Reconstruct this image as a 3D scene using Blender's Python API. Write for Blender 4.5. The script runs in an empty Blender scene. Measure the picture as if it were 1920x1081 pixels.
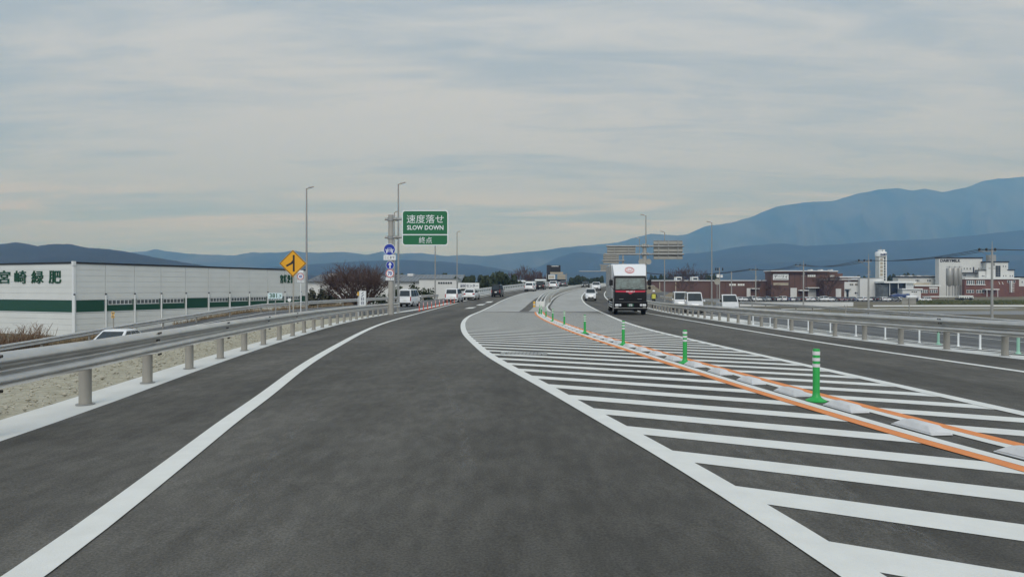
import bpy, math, random
import numpy as np
from mathutils import Vector, Matrix, noise as mnoise

random.seed(7)
SC = bpy.context.scene
COL = SC.collection
PI = math.pi
F, CX, YH, H = 1270.0, 960.0, 536.0, 1.3

# ------------------------------------------------------------------ camera
cam = bpy.data.cameras.new('camera'); cam.sensor_width = 36.0; cam.lens = 36.0*F/1920.0
cam.clip_start = 0.1; cam.clip_end = 60000
camo = bpy.data.objects.new('camera', cam); COL.objects.link(camo)
camo.location = (0, 0, H); camo.rotation_euler = (math.radians(90)+math.atan((YH-540.5)/F), 0, 0)
SC.camera = camo
# ------------------------------------------------------------------ world: overcast layered cloud
SUN_EL, SUN_AZ = math.radians(42), math.radians(180)      # azimuth clockwise from +Y
w = bpy.data.worlds.new('World'); SC.world = w; w.use_nodes = True
nt = w.node_tree; N = nt.nodes; L = nt.links
for n in list(N): N.remove(n)
def wn(t, **k):
    n = N.new(t)
    for a, b in k.items(): setattr(n, a, b)
    return n
def wmath(op, a, b=None):
    n = wn('ShaderNodeMath', operation=op)
    for i, v in enumerate((a, b)):
        if v is None: continue
        if isinstance(v, (int, float)): n.inputs[i].default_value = v
        else: L.new(v, n.inputs[i])
    return n.outputs[0]
def wmix(fac, a, b):
    n = wn('ShaderNodeMix', data_type='RGBA')
    for s, v in ((n.inputs[0], fac), (n.inputs[6], a), (n.inputs[7], b)):
        if isinstance(v, (int, float)): s.default_value = v
        elif isinstance(v, tuple): s.default_value = (*v, 1)
        else: L.new(v, s)
    return n.outputs[2]
def wramp(v, a, b):
    n = wn('ShaderNodeMapRange', interpolation_type='SMOOTHSTEP'); L.new(v, n.inputs[0])
    n.inputs[1].default_value = a; n.inputs[2].default_value = b
    return n.outputs[0]
sky = wn('ShaderNodeTexSky', sky_type='NISHITA'); sky.sun_disc = False
sky.sun_elevation = SUN_EL; sky.sun_rotation = SUN_AZ
tc = wn('ShaderNodeTexCoord'); sx = wn('ShaderNodeSeparateXYZ'); L.new(tc.outputs['Generated'], sx.inputs[0])
zc = wmath('MAXIMUM', sx.outputs[2], 0.0); den = wmath('ADD', zc, 0.10)
px_ = wmath('DIVIDE', sx.outputs[0], den); py_ = wmath('DIVIDE', sx.outputs[1], den)
def cloudnoise(sxx, syy, off, detail=6, rough=.55, dist=.6):
    cx = wn('ShaderNodeCombineXYZ'); L.new(wmath('MULTIPLY', px_, sxx), cx.inputs[0]); L.new(wmath('MULTIPLY', py_, syy), cx.inputs[1])
    cx.inputs[2].default_value = off
    n = wn('ShaderNodeTexNoise'); n.inputs['Scale'].default_value = 1; n.inputs['Detail'].default_value = detail
    n.inputs['Roughness'].default_value = rough; n.inputs['Distortion'].default_value = dist
    L.new(cx.outputs[0], n.inputs['Vector']); return n.outputs[0]
n1 = cloudnoise(.55, 1.5, 3.1, 7, .58, .5); n2 = cloudnoise(1.6, 5.0, 8.7, 9, .62, .8); n3 = cloudnoise(.25, .50, 1.4, 4, .5, .3)
tone = wmath('ADD', wmath('MULTIPLY', n1, .40), wmath('ADD', wmath('MULTIPLY', n2, .30), wmath('MULTIPLY', n3, .30)))
K = 10.0
cloud = wmix(wramp(tone, .415, .575), (.39*K, .475*K, .555*K), (.57*K, .625*K, .66*K))
low = wramp(wmath('SUBTRACT', .30, zc), 0, .26)
tint = wn('ShaderNodeMix', data_type='RGBA', blend_type='MULTIPLY'); L.new(low, tint.inputs[0]); L.new(cloud, tint.inputs[6]); tint.inputs[7].default_value = (.745, .895, 1.125, 1)
cloud = tint.outputs[2]
warm = wmath('MULTIPLY', wramp(wmath('SUBTRACT', .14, wmath('ABSOLUTE', wmath('SUBTRACT', zc, .105))), .095, .14), wramp(n1, .46, .62))
cloud = wmix(wmath('MULTIPLY', warm, .75), cloud, (.62*K, .70*K, .75*K))
final = wmix(.93, sky.outputs[0], cloud)
bg = wn('ShaderNodeBackground'); bg.inputs[1].default_value = 0.1; L.new(final, bg.inputs[0])
out = wn('ShaderNodeOutputWorld'); L.new(bg.outputs[0], out.inputs[0])
# ------------------------------------------------------------------ sun, exposure
sl = bpy.data.lights.new('sun', 'SUN'); sl.energy = 1.45; sl.angle = math.radians(40); sl.color = (1, .96, .9)
so = bpy.data.objects.new('sun', sl); COL.objects.link(so)
sd = Vector((math.sin(SUN_AZ)*math.cos(SUN_EL), math.cos(SUN_AZ)*math.cos(SUN_EL), math.sin(SUN_EL)))
so.rotation_euler = sd.to_track_quat('Z', 'Y').to_euler(); so.location = (0, 0, 50)
vs = SC.view_settings; SC.display_settings.display_device = 'sRGB'
vs.view_transform = 'Standard'; vs.look = 'None'; vs.exposure = 0.08; vs.gamma = 1.0; vs.use_curve_mapping = False
SC.render.engine = 'CYCLES'; SC.cycles.use_denoising = True
SC.cycles.volume_bounces = 4; SC.cycles.max_bounces = 8

# ================================================================== toolkit
def hx(s):
    s = s.lstrip('#'); c = [int(s[i:i+2], 16)/255 for i in (0, 2, 4)]
    return tuple(v/12.92 if v <= .04045 else ((v+.055)/1.055)**2.4 for v in c)
MATS = {}
def mat(name, col, rough=.6, metal=0.0, var=.12, scale=3.0, bump=0.0, bscale=40.0, col2=None, spec=.5, stretch=None, vdetail=5, coat=0.0):
    """procedural principled: colour broken up by noise, optional second colour, fine bump"""
    if name in MATS: return MATS[name]
    m = bpy.data.materials.new(name); m.use_nodes = True; nt = m.node_tree; n = nt.nodes; l = nt.links
    b = n['Principled BSDF']; b.inputs['Roughness'].default_value = rough; b.inputs['Metallic'].default_value = metal
    b.inputs['Specular IOR Level'].default_value = spec; b.inputs['Coat Weight'].default_value = coat
    tc = n.new('ShaderNodeTexCoord'); src = tc.outputs['Object']
    if stretch:
        mp = n.new('ShaderNodeMapping'); mp.inputs['Scale'].default_value = stretch; l.new(src, mp.inputs[0]); src = mp.outputs[0]
    nz = n.new('ShaderNodeTexNoise'); nz.inputs['Scale'].default_value = scale; nz.inputs['Detail'].default_value = vdetail
    nz.inputs['Roughness'].default_value = .6; l.new(src, nz.inputs['Vector'])
    rp = n.new('ShaderNodeValToRGB'); l.new(nz.outputs[0], rp.inputs[0])
    c2 = col2 or tuple(min(1, c*(1+var)) for c in col); c1 = col if col2 else tuple(c*(1-var) for c in col)
    rp.color_ramp.elements[0].position = .32; rp.color_ramp.elements[1].position = .68
    rp.color_ramp.elements[0].color = (*c1, 1); rp.color_ramp.elements[1].color = (*c2, 1)
    l.new(rp.outputs[0], b.inputs['Base Color'])
    if bump:
        bn = n.new('ShaderNodeTexNoise'); bn.inputs['Scale'].default_value = bscale; bn.inputs['Detail'].default_value = 3
        l.new(src, bn.inputs['Vector'])
        bp = n.new('ShaderNodeBump'); bp.inputs['Strength'].default_value = bump; bp.inputs['Distance'].default_value = .02
        l.new(bn.outputs[0], bp.inputs['Height']); l.new(bp.outputs[0], b.inputs['Normal'])
    MATS[name] = m; return m

class MB:
    def __init__(s): s.v = []; s.f = []
    def face(s, pts):
        i = len(s.v); s.v += [tuple(p) for p in pts]; s.f.append(tuple(range(i, i+len(pts)))); return s
    def hexa(s, p):
        """8 points: bottom ring 0-3 (ccw from above), top ring 4-7"""
        i = len(s.v); s.v += [tuple(q) for q in p]
        for f in ((3,2,1,0),(4,5,6,7),(0,1,5,4),(1,2,6,5),(2,3,7,6),(3,0,4,7)): s.f.append(tuple(i+k for k in f))
        return s
    def box(s, x0, x1, y0, y1, z0, z1):
        return s.hexa([(x0,y0,z0),(x1,y0,z0),(x1,y1,z0),(x0,y1,z0),(x0,y0,z1),(x1,y0,z1),(x1,y1,z1),(x0,y1,z1)])
    def taper(s, x0, x1, y0, y1, z0, X0, X1, Y0, Y1, z1):
        return s.hexa([(x0,y0,z0),(x1,y0,z0),(x1,y1,z0),(x0,y1,z0),(X0,Y0,z1),(X1,Y0,z1),(X1,Y1,z1),(X0,Y1,z1)])
    def loft(s, rings, closed=True, caps=True):
        n = len(rings[0]); i0 = len(s.v)
        for r in rings: s.v += [tuple(p) for p in r]
        for a in range(len(rings)-1):
            for k in range(n if closed else n-1):
                k2 = (k+1) % n
                s.f.append((i0+a*n+k, i0+a*n+k2, i0+(a+1)*n+k2, i0+(a+1)*n+k))
        if caps and closed:
            s.f.append(tuple(i0+k for k in reversed(range(n)))); s.f.append(tuple(i0+(len(rings)-1)*n+k for k in range(n)))
        return s
    def tube(s, pts, r, n=8, caps=True):
        pts = [Vector(p) for p in pts]; rs = r if isinstance(r, (list, tuple)) else [r]*len(pts)
        rings = []
        for i, p in enumerate(pts):
            d = (pts[min(i+1, len(pts)-1)]-pts[max(i-1, 0)])
            if d.length < 1e-9: d = Vector((0, 0, 1))
            d.normalize(); a = Vector((0, 0, 1)) if abs(d.z) < .9 else Vector((1, 0, 0))
            u = d.cross(a).normalized(); q = d.cross(u)
            rings.append([p+(u*math.cos(2*PI*k/n)+q*math.sin(2*PI*k/n))*rs[i] for k in range(n)])
        return s.loft(rings, True, caps)
    def cyl(s, p0, p1, r0, r1=None, n=12): return s.tube([p0, p1], [r0, r0 if r1 is None else r1], n)
    def prism(s, poly, a0, a1, axis='y'):
        """poly in the plane normal to axis: 'y' -> (x,z), 'x' -> (y,z), 'z' -> (x,y)"""
        def P(u, v, a): return (u, a, v) if axis == 'y' else ((a, u, v) if axis == 'x' else (u, v, a))
        return s.loft([[P(u, v, a0) for u, v in poly], [P(u, v, a1) for u, v in poly]])
    def build(s, name, m, parent=None, origin=(0, 0, 0), bevel=0, smooth=True, ang=40):
        me = bpy.data.meshes.new(name)
        o0 = Vector(origin)
        me.from_pydata([tuple(Vector(v)-o0) for v in s.v], [], s.f); me.update()
        me.materials.append(m)
        import bmesh
        bm = bmesh.new(); bm.from_mesh(me)
        bmesh.ops.recalc_face_normals(bm, faces=bm.faces) if len(bm.faces) < 20000 else None
        bm.to_mesh(me); bm.free()
        if smooth:
            me.polygons.foreach_set('use_smooth', [True]*len(me.polygons)); me.set_sharp_from_angle(angle=math.radians(ang))
        o = bpy.data.objects.new(name, me); COL.objects.link(o)
        if parent is not None: o.parent = parent
        else: o.location = o0
        if bevel:
            b = o.modifiers.new('bevel', 'BEVEL'); b.width = bevel; b.segments = 2; b.limit_method = 'ANGLE'; b.angle_limit = math.radians(35)
        return o
def disc(r, n=20, c=(0, 0)): return [(c[0]+r*math.cos(2*PI*k/n), c[1]+r*math.sin(2*PI*k/n)) for k in range(n)]
def rrect(x0, x1, z0, z1, r, n=4):
    P = []
    for cx, cz, a in ((x1-r, z1-r, 0), (x0+r, z1-r, 90), (x0+r, z0+r, 180), (x1-r, z0+r, 270)):
        for k in range(n+1):
            t = math.radians(a+90*k/n); P.append((cx+r*math.cos(t), cz+r*math.sin(t)))
    return P
def sheet_poly(poly, z):     # flat polygon
    return MB().face([(x, y, z) for x, y in poly])

def thing(name, label, cat, loc=(0, 0, 0), rotz=0, group=None):
    o = bpy.data.objects.new(name, None); COL.objects.link(o); o.empty_display_size = .2
    o.location = loc; o.rotation_euler = (0, 0, rotz); return tag(o, label, cat, group)
def tag(o, label=None, cat=None, group=None, kind=None):
    if label: o['label'] = label
    if cat: o['category'] = cat
    if group: o['group'] = group
    if kind: o['kind'] = kind
    return o
def structure(o): o['kind'] = 'structure'; return o
def stuff(o, label=None): o['kind'] = 'stuff'; return tag(o, label)
def copy_thing(r, loc, rotz=0, label=None, group=None, scale=None):
    def rec(o, parent):
        c = o.copy(); COL.objects.link(c)
        if parent is not None: c.parent = parent
        for ch in o.children: rec(ch, c)
        return c
    c = rec(r, None); c.location = loc; c.rotation_euler = (0, 0, rotz)
    if scale is not None: c.scale = (scale,)*3 if isinstance(scale, (int, float)) else scale
    if label: c['label'] = label
    if group: c['group'] = group
    return c
ORD = 'first second third fourth fifth sixth seventh eighth ninth tenth eleventh twelfth thirteenth fourteenth fifteenth sixteenth seventeenth eighteenth nineteenth twentieth'.split()
def ordn(i):
    if i < 20: return ORD[i]
    t = ['twenty', 'thirty', 'forty', 'fifty'][(i+1)//10-2]; r = (i+1) % 10
    return (t+'-'+ORD[r-1]) if r else {20: 'twentieth', 30: 'thirtieth', 40: 'fortieth', 50: 'fiftieth'}[i+1]

TXT = {}
def lettering(body, m, parent, center, size_w, size_h, normal='-y', name='lettering', bold=.012, depth=.004):
    """text fitted to a w x h box, lying on a plane that faces normal"""
    c = bpy.data.curves.new('lettering', 'FONT'); c.body = body; c.offset = bold; c.resolution_u = 2
    o = bpy.data.objects.new('tmp', c); COL.objects.link(o)
    me = bpy.data.meshes.new_from_object(o.evaluated_get(bpy.context.evaluated_depsgraph_get()))
    bpy.data.objects.remove(o); bpy.data.curves.remove(c)
    co = np.array([v.co[:] for v in me.vertices]); lo, hi = co.min(0), co.max(0)
    u = (co[:, 0]-(lo[0]+hi[0])/2)/(hi[0]-lo[0])*size_w; v = (co[:, 1]-(lo[1]+hi[1])/2)/(hi[1]-lo[1])*size_h
    cx, cy, cz = center
    R = {'-y': lambda a, b: (cx+a, cy, cz+b), '+y': lambda a, b: (cx-a, cy, cz+b), '-x': lambda a, b: (cx, cy-a, cz+b), '+x': lambda a, b: (cx, cy+a, cz+b)}[normal]
    fs = [tuple(p.vertices) for p in me.polygons]
    me2 = bpy.data.meshes.new(name); me2.from_pydata([R(a, b) for a, b in zip(u, v)], [], fs); me2.update(); me2.materials.append(m)
    bpy.data.meshes.remove(me)
    ob = bpy.data.objects.new(name, me2); COL.objects.link(ob)
    if parent is not None: ob.parent = parent
    s = ob.modifiers.new('solid', 'SOLIDIFY'); s.thickness = depth; s.offset = 0
    return ob

# ================================================================== layout: road lines as functions of distance
def curve(tab):
    ys = np.array([t[0] for t in tab], float); xs = np.array([t[1] for t in tab], float)
    d = np.gradient(xs, ys)
    def f(y):
        y = min(max(y, ys[0]), ys[-1]); i = int(min(np.searchsorted(ys, y, 'right')-1, len(ys)-2)); i = max(i, 0)
        h = ys[i+1]-ys[i]; t = (y-ys[i])/h
        return float((2*t**3-3*t*t+1)*xs[i]+(t**3-2*t*t+t)*h*d[i]+(-2*t**3+3*t*t)*xs[i+1]+(t**3-t*t)*h*d[i+1])
    return f
def zr(Y):
    z = -.01575*Y
    if Y > 50:
        t = min(Y, 95)-50; z += 4.44e-4*t*t
        if Y > 95: z += .04*(Y-95)
        if Y > 165:
            t = min(Y, 205)-165; z -= .02425/80*t*t
            if Y > 205: z -= .02425*(Y-205)
    if Y > 250: z += (-4.2-z)*min(1, (Y-250)/120)
    return z
LLINE = curve([(-8,-1.45),(0,-1.98),(3.1,-2.26),(5.4,-2.65),(7,-2.94),(8.6,-3.2),(12.1,-3.81),(19,-4.77),(30.6,-6.07),(43.4,-6.85),(52,-7.25),(65,-7.5),(78.8,-7.15),(88,-6.6),(99,-5.5),(108,-4.2),(122,-1.75),(143,2.6),(165,8),(205,18.5),(260,34),(400,80)])
LR = curve([(-8,2.9),(0,1.98),(2.5,1.70),(4.2,1.49),(5.1,1.35),(7.4,.93),(9.7,.50),(11.8,.09),(14.8,-.46),(19,-1.05),(22.4,-1.48),(30.1,-2.18),(37.6,-2.62),(46,-2.85),(58.5,-2.72),(74.5,-2.25),(92,-1.3),(105,0),(120,1.95),(135,4.7),(150,8.3),(170,13.2),(205,23),(260,38.5),(400,84)])
RL = curve([(-8,5.9),(0,5.8),(7.5,5.67),(9.5,5.63),(14.2,5.52),(20.4,5.42),(27,5.42),(34.4,5.75),(42,6.3),(50,6.95),(67.3,8.1),(83.8,9.0),(101,10.4),(127,13.9),(156,19.5),(205,33),(260,48),(400,94)])
RLINE = curve([(-8,9.1),(0,9.0),(11.8,8.84),(18.6,8.76),(21.8,8.86),(27,9.1),(36.7,9.68),(53,10.6),(67,11.6),(84,12.6),(101,14),(127,17.5),(156,23.2),(205,36.7),(260,52),(400,98)])
KL = curve([(-8,-3.3),(0,-3.95),(6.1,-4.61),(7.5,-4.8),(9.9,-5.2),(11.8,-5.52),(18,-6.45),(23,-7.1),(31.8,-8.1),(41.8,-8.85),(54,-9.1),(62,-8.85),(71,-8.3),(83,-7.6),(95,-6.8),(105,-5.7),(122,-3.1),(143,1.2),(165,6.5),(205,17),(260,32.5),(400,78)])
KR = curve([(-8,11.4),(0,11.1),(8,10.8),(14.2,10.6),(18,10.42),(22.7,10.36),(32.1,10.8),(41.9,11.4),(53,12.3),(65,13.3),(84,14.6),(101,16),(127,19.6),(156,25.4),(205,39),(260,54.5),(400,100)])
ORL = curve([(-8,5.3),(0,4.45),(2,4.24),(5,3.86),(6.1,3.68),(7.3,3.54),(9,3.37),(12.4,3.09),(18,2.68),(24,2.26),(30.6,2.0),(36,1.83),(42,1.74),(48,1.74),(57,1.95)])
def ORR(y): return ORL(y)+.76-.10*min(1, max(0, y-5)/15)-.02
RAILL = curve([(-8,-29),(20,-28.6),(37,-28),(47,-27.2),(54,-26.5),(63,-23.8),(73,-19.4),(83,-14.4),(92,-10.6),(105,-7.5),(122,-4.7),(143,-.4),(165,4.9),(205,15.4),(260,31),(400,76)])
RAILR = curve([(-8,37.8),(49,37),(80,36.5),(120,32.5),(140,32),(160,34.5),(205,46),(260,60),(400,105)])
def zramp(Y): return float(np.interp(Y, [-8,20,37,47,54,63,73,83,92,100,400], [-4.0,-3.3,-2.70,-2.17,-1.85,-1.16,-.96,-.78,-.6,zr(100),zr(400)])) if Y < 100 else zr(Y)
def zside(Y): return float(np.interp(Y, [-8,49,80,120,140,170,205], [-2.0,-1.94,-1.8,-1.83,-1.67,-1.4,-1.2])) if Y < 205 else min(-1.2, zr(Y)-1.5)
ZL, ZRT = -5.0, -4.0
def nodes(Y):
    kl, kr, rl, rr = KL(Y), KR(Y), RAILL(Y), RAILR(Y)
    ke = kl-.72; ri = min(max(-15.2, np.interp(Y, [40,57,62], [-15.2,-10.6,ke])) if Y > 40 else -15.2, ke)
    if Y > 62: ri = ke
    z = zr(Y)
    dip = -.12*max(0, min(1, (60-Y)/14))
    return [(-14000, -4.5), (rl-34, ZL), (rl-9, ZL), (rl-.9, zramp(Y)), (ri, min(z, zramp(Y)-dip) if ri < ke-.01 else z), (ke-min(3.2, (ke-ri)*.55), z-.14 if ri < ke-.01 else z), (ke, z-.02), (kl, z), (kr, z), (kr+.62, z), (kr+.63, z-.12), (kr+.66+max(0, z-.12-min(z-.12, zside(Y)+.065*(rr-kr)))*1.5, min(z-.12, zside(Y)+.065*(rr-kr))), (rr+.9, zside(Y)), (rr+7, ZRT), (rr+40, ZRT), (14000, -4.5)]
def T(X, Y):
    n = nodes(Y); return float(np.interp(X, [a for a, _ in n], [b for _, b in n]))
def pX(x, Y): return (x-CX)*Y/F
def pZ(y, Y): return H+(YH-y)*Y/F
def at(x, y):
    """where the sight line through a photo pixel meets the terrain"""
    Y = 2.0
    while Y < 700:
        if pZ(y, Y) <= T(pX(x, Y), Y): break
        Y += .1 if Y < 120 else .5
    return Vector((pX(x, Y), Y, T(pX(x, Y), Y)))

# ================================================================== materials
def asphalt(name, base, streak=True):
    m = mat(name, base, rough=.82, var=.16, scale=.9, spec=.35)
    nt = m.node_tree; n = nt.nodes; l = nt.links; b = n['Principled BSDF']
    tc = n.new('ShaderNodeTexCoord')
    def nz(scale, st=(1, 1, 1), det=4):
        mp = n.new('ShaderNodeMapping'); mp.inputs['Scale'].default_value = st; l.new(tc.outputs['Object'], mp.inputs[0])
        q = n.new('ShaderNodeTexNoise'); q.inputs['Scale'].default_value = scale; q.inputs['Detail'].default_value = det; l.new(mp.outputs[0], q.inputs['Vector']); return q.outputs[0]
    def rng(v, a, b2, c, d):
        q = n.new('ShaderNodeMapRange'); l.new(v, q.inputs[0])
        for i, k in enumerate((a, b2, c, d)): q.inputs[i+1].default_value = k
        return q.outputs[0]
    def mul(a, c):
        q = n.new('ShaderNodeMath'); q.operation = 'MULTIPLY'; l.new(a, q.inputs[0]); l.new(c, q.inputs[1]); return q.outputs[0]
    grain = rng(nz(75, (1, 1, 1), 2), .3, .7, .68, 1.34)
    speck = rng(nz(190, (1, 1, 1), 1), .68, .76, 1, 1.9)
    track = rng(nz(.95, (1, .035, 1), 4), .3, .7, .74, 1.28)
    broad = rng(nz(.45, (1, .30, 1), 6), .3, .7, .80, 1.22)
    dash = rng(nz(9, (1, .35, 1), 3), .38, .62, .86, 1.10)
    k = mul(mul(mul(grain, speck), dash), mul(track, broad))
    src = b.inputs['Base Color'].links[0].from_socket
    vm = n.new('ShaderNodeVectorMath'); vm.operation = 'SCALE'; l.new(src, vm.inputs[0]); l.new(k, vm.inputs['Scale']); l.new(vm.outputs[0], b.inputs['Base Color'])
    bp = n.new('ShaderNodeBump'); bp.inputs['Strength'].default_value = .55; bp.inputs['Distance'].default_value = .012
    l.new(nz(110, (1, 1, 1), 2), bp.inputs['Height']); l.new(bp.outputs[0], b.inputs['Normal'])
    return m
M_ASPH = asphalt('asphalt', (.092, .0875, .077))
M_ASPH2 = asphalt('old_asphalt', (.115, .118, .118))
M_PAINT = mat('road_paint', (.765, .765, .72), .65, var=.05, scale=4, bump=.25, bscale=120, col2=None, vdetail=8)
M_ORANGE = mat('orange_paint', (.80, .27, .075), .65, var=.08, scale=5, bump=.2, bscale=120)
M_DECK = mat('deck_concrete', (.375, .375, .355), .8, var=.10, scale=.5, bump=.15, bscale=60, stretch=(1, .25, 1))
M_KERB = mat('kerb_concrete', (.70, .70, .66), .8, var=.06, scale=1.1, bump=.2, bscale=50)
M_GRAVEL = mat('gravel_ground', (.30, .275, .195), .95, scale=7, bump=.8, bscale=34, col2=(.50, .47, .37), vdetail=9)
M_DRY = mat('dry_slope', (.15, .115, .07), .95, scale=.8, bump=.8, bscale=6, col2=(.30, .255, .17), vdetail=8)
M_PLAIN = mat('field_ground', (.10, .085, .055), .95, scale=.03, bump=.5, bscale=1, col2=(.19, .17, .11), vdetail=10)
M_GRASS = mat('bank_grass', (.055, .075, .025), .95, scale=.25, bump=.6, bscale=3, col2=(.13, .13, .06), vdetail=8)
M_RAIL = mat('rail_steel', (.60, .58, .55), .28, metal=.75, var=.14, scale=2.0, bump=.05, bscale=12, stretch=(1, 1, 3))
M_POST = mat('post_beige', (.345, .32, .275), .5, metal=.1, var=.08, scale=4)
M_POSTDK = mat('plate_grey', (.20, .20, .19), .6, var=.1)
M_BOLT = mat('bolt_dark', (.07, .065, .06), .5, metal=.5)
M_STEEL = mat('galvanised', (.33, .33, .315), .5, metal=.3, var=.12, scale=2)
M_POLE = mat('pole_paint', (.37, .35, .31), .5, var=.08, scale=1)
M_CONCPOLE = mat('concrete_pole', (.34, .34, .325), .8, var=.12, scale=1, stretch=(1, 1, .3))
M_WHITE = mat('white_sheet', (.66, .67, .655), .5, var=.04, scale=.4)
M_PANEL = mat('wall_panel', (.73, .745, .715), .5, var=.05, scale=.25, stretch=(1, 1, 1.6))
M_WPAINT = mat('car_white', (.78, .79, .79), .22, var=.02, coat=.6)
M_BPAINT = mat('car_black', (.008, .008, .009), .3, var=.2, coat=.25, spec=.3)
M_GPAINT = mat('car_grey', (.09, .095, .105), .25, var=.1, coat=.5)
M_SPAINT = mat('car_silver', (.42, .43, .44), .3, metal=.4, var=.05, coat=.4)
M_RPAINT = mat('car_maroon', (.14, .02, .025), .25, var=.1, coat=.5)
M_BLPAINT = mat('car_blue', (.02, .04, .13), .25, var=.1, coat=.5)
M_GLASS = mat('car_glass', (.025, .032, .034), .06, var=.2, spec=.8)
M_WGLASS = mat('truck_glass', (.060, .098, .092), .12, var=.6, scale=2.5, spec=.35)
M_TYRE = mat('tyre', (.015, .015, .015), .85, var=.2)
M_RIM = mat('rim', (.35, .35, .36), .35, metal=.7)
M_LAMP = mat('lamp_glass', (.75, .77, .78), .15, var=.05)
M_TAIL = mat('tail_lamp', (.36, .015, .015), .2, var=.1)
M_PLATE = mat('plate', (.75, .75, .7), .5, var=.03)
M_DARKPL = mat('dark_plastic', (.012, .012, .013), .6, var=.2, spec=.3)
M_SIGNG = mat('sign_green', (.006, .135, .045), .4, var=.05, scale=.8)
M_SIGNB = mat('sign_blue', (.010, .035, .33), .4, var=.05, scale=.8)
M_SIGNW = mat('sign_white', (.78, .80, .79), .4, var=.03)
M_SIGNR = mat('sign_red', (.50, .018, .030), .4, var=.05)
M_SIGNY = mat('sign_yellow', (.78, .37, .010), .4, var=.05, scale=.8)
M_INK = mat('ink_black', (.012, .012, .012), .5, var=.1)
M_INKG = mat('ink_green', (.006, .07, .03), .5, var=.05)
M_NAVY = mat('ink_navy', (.015, .03, .10), .5, var=.05)
M_CYAN = mat('plate_cyan', (.60, .74, .76), .5, var=.03)
M_POSTG = mat('post_green', (.025, .38, .075), .45, var=.06, scale=6)
M_POSTG2 = mat('post_mint', (.30, .55, .42), .5, var=.06)
M_POSTR = mat('post_orange', (.70, .085, .03), .45, var=.06)
M_REFL = mat('reflective_band', (.70, .71, .70), .4, var=.05)
M_BLOCK = mat('block_grey', (.66, .66, .655), .6, var=.10, scale=5, bump=.05)
M_GREENW = mat('wall_green', (.010, .070, .040), .45, var=.08)
M_PANE = mat('pane', (.12, .135, .14), .12, var=.3, scale=.6)
M_DKPANE = mat('pane_dark', (.03, .035, .04), .12, var=.3, scale=.6)
M_DARK = mat('dark_trim', (.022, .024, .028), .6, var=.2)
M_BROWN = mat('brown_wall', (.125, .068, .054), .7, var=.10, scale=.15)
M_BRICK = mat('brick_red', (.175, .082, .065), .8, var=.14, scale=.5)
M_ROOFG = mat('roof_bluegrey', (.20, .225, .25), .5, metal=.2, var=.12, scale=.2)
M_SILO = mat('silo_steel', (.40, .395, .375), .4, metal=.4, var=.12, scale=.8, stretch=(1, 1, .2))
M_BEIGE = mat('beige_board', (.42, .37, .28), .6, var=.1, scale=.5)
M_SIGNBACK = mat('sign_back', (.36, .345, .30), .5, metal=.2, var=.10, scale=.8)
M_WOOD = mat('bark', (.070, .052, .042), .9, var=.25, scale=5, bump=.5, bscale=20)
M_TWIG = mat('twig', (.095, .060, .050), .9, var=.3, scale=3)
M_LEAF = mat('leaf_dark', (.022, .036, .016), .75, scale=.9, col2=(.060, .075, .032), vdetail=6)
M_LEAF2 = mat('leaf_hedge', (.030, .035, .018), .8, scale=.9, col2=(.072, .070, .040), vdetail=6)
M_DRYGR = mat('dry_grass', (.24, .17, .095), .9, scale=1.2, col2=(.42, .33, .21))
M_HILL = mat('hill_forest', (.003, .006, .004), .95, scale=.0022, col2=(.034, .034, .021), vdetail=12, bump=1.0, bscale=.02)
M_STONE = mat('loose_stone', (.27, .25, .19), .9, scale=6, col2=(.52, .49, .40))
M_YEL = mat('yellow_plastic', (.75, .42, .05), .45, var=.06)
M_SKIN = mat('skin', (.50, .33, .25), .6, var=.05)
M_CLOTH = mat('dark_cloth', (.02, .022, .03), .85, var=.2)

# ================================================================== terrain and roads, one loft along the valley
YS = list(np.arange(-8, 110, 1.5))+list(np.arange(110, 262, 4))+[270,285,300,320,345,370,400,450,520,620,760,950,1250,1700,2400,3400,5000,7500,11000,14000]
def band(name, m, i, j, Y0=-8, Y1=14000, sub=1, rough=0.0, dz=0.0, parent=None):
    b = MB(); prev = None; k = 0
    ys = [y for y in YS if Y0 <= y <= Y1]
    nv = 0; rows = []
    for y in ys:
        n = nodes(min(y, 400)); (xa, za), (xb, zb) = n[i], n[j]
        row = []
        for q in range(sub+1):
            t = q/sub; x = xa+(xb-xa)*t; z = za+(zb-za)*t+dz
            if 0 < q < sub and rough: z += rough*mnoise.noise(Vector((x*.35, y*.35, 1)))
            row.append((x, y, z))
        rows.append(row)
    b.loft(rows, closed=False, caps=False)
    return structure(b.build(name, m, parent))
band('plain_west', M_PLAIN, 0, 1, sub=6)
band('field_west', M_PLAIN, 1, 2)
band('embankment_west', M_DRY, 2, 3, sub=4, rough=.2)
ramp = band('ramp_road', M_ASPH2, 3, 4)
band('gravel_slope', M_GRAVEL, 4, 5, Y1=62, sub=4, rough=.12)
band('gravel_verge', M_GRAVEL, 5, 6, Y1=62, sub=8, rough=.05)
band('kerb_west', M_KERB, 6, 7, Y1=262)
road = band('road', M_ASPH, 7, 8, sub=6)
band('kerb_east', M_KERB, 8, 9, Y1=262)
band('kerb_face', M_KERB, 9, 10, Y1=262)
band('verge_east', M_DRY, 10, 11, Y1=262)
side = band('side_road', M_ASPH2, 11, 12, sub=2)
band('embankment_east', M_DRY, 12, 13, sub=3, rough=.15)
band('field_east', M_PLAIN, 13, 14, sub=2)
band('plain_east', M_PLAIN, 14, 15, sub=6)

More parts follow.
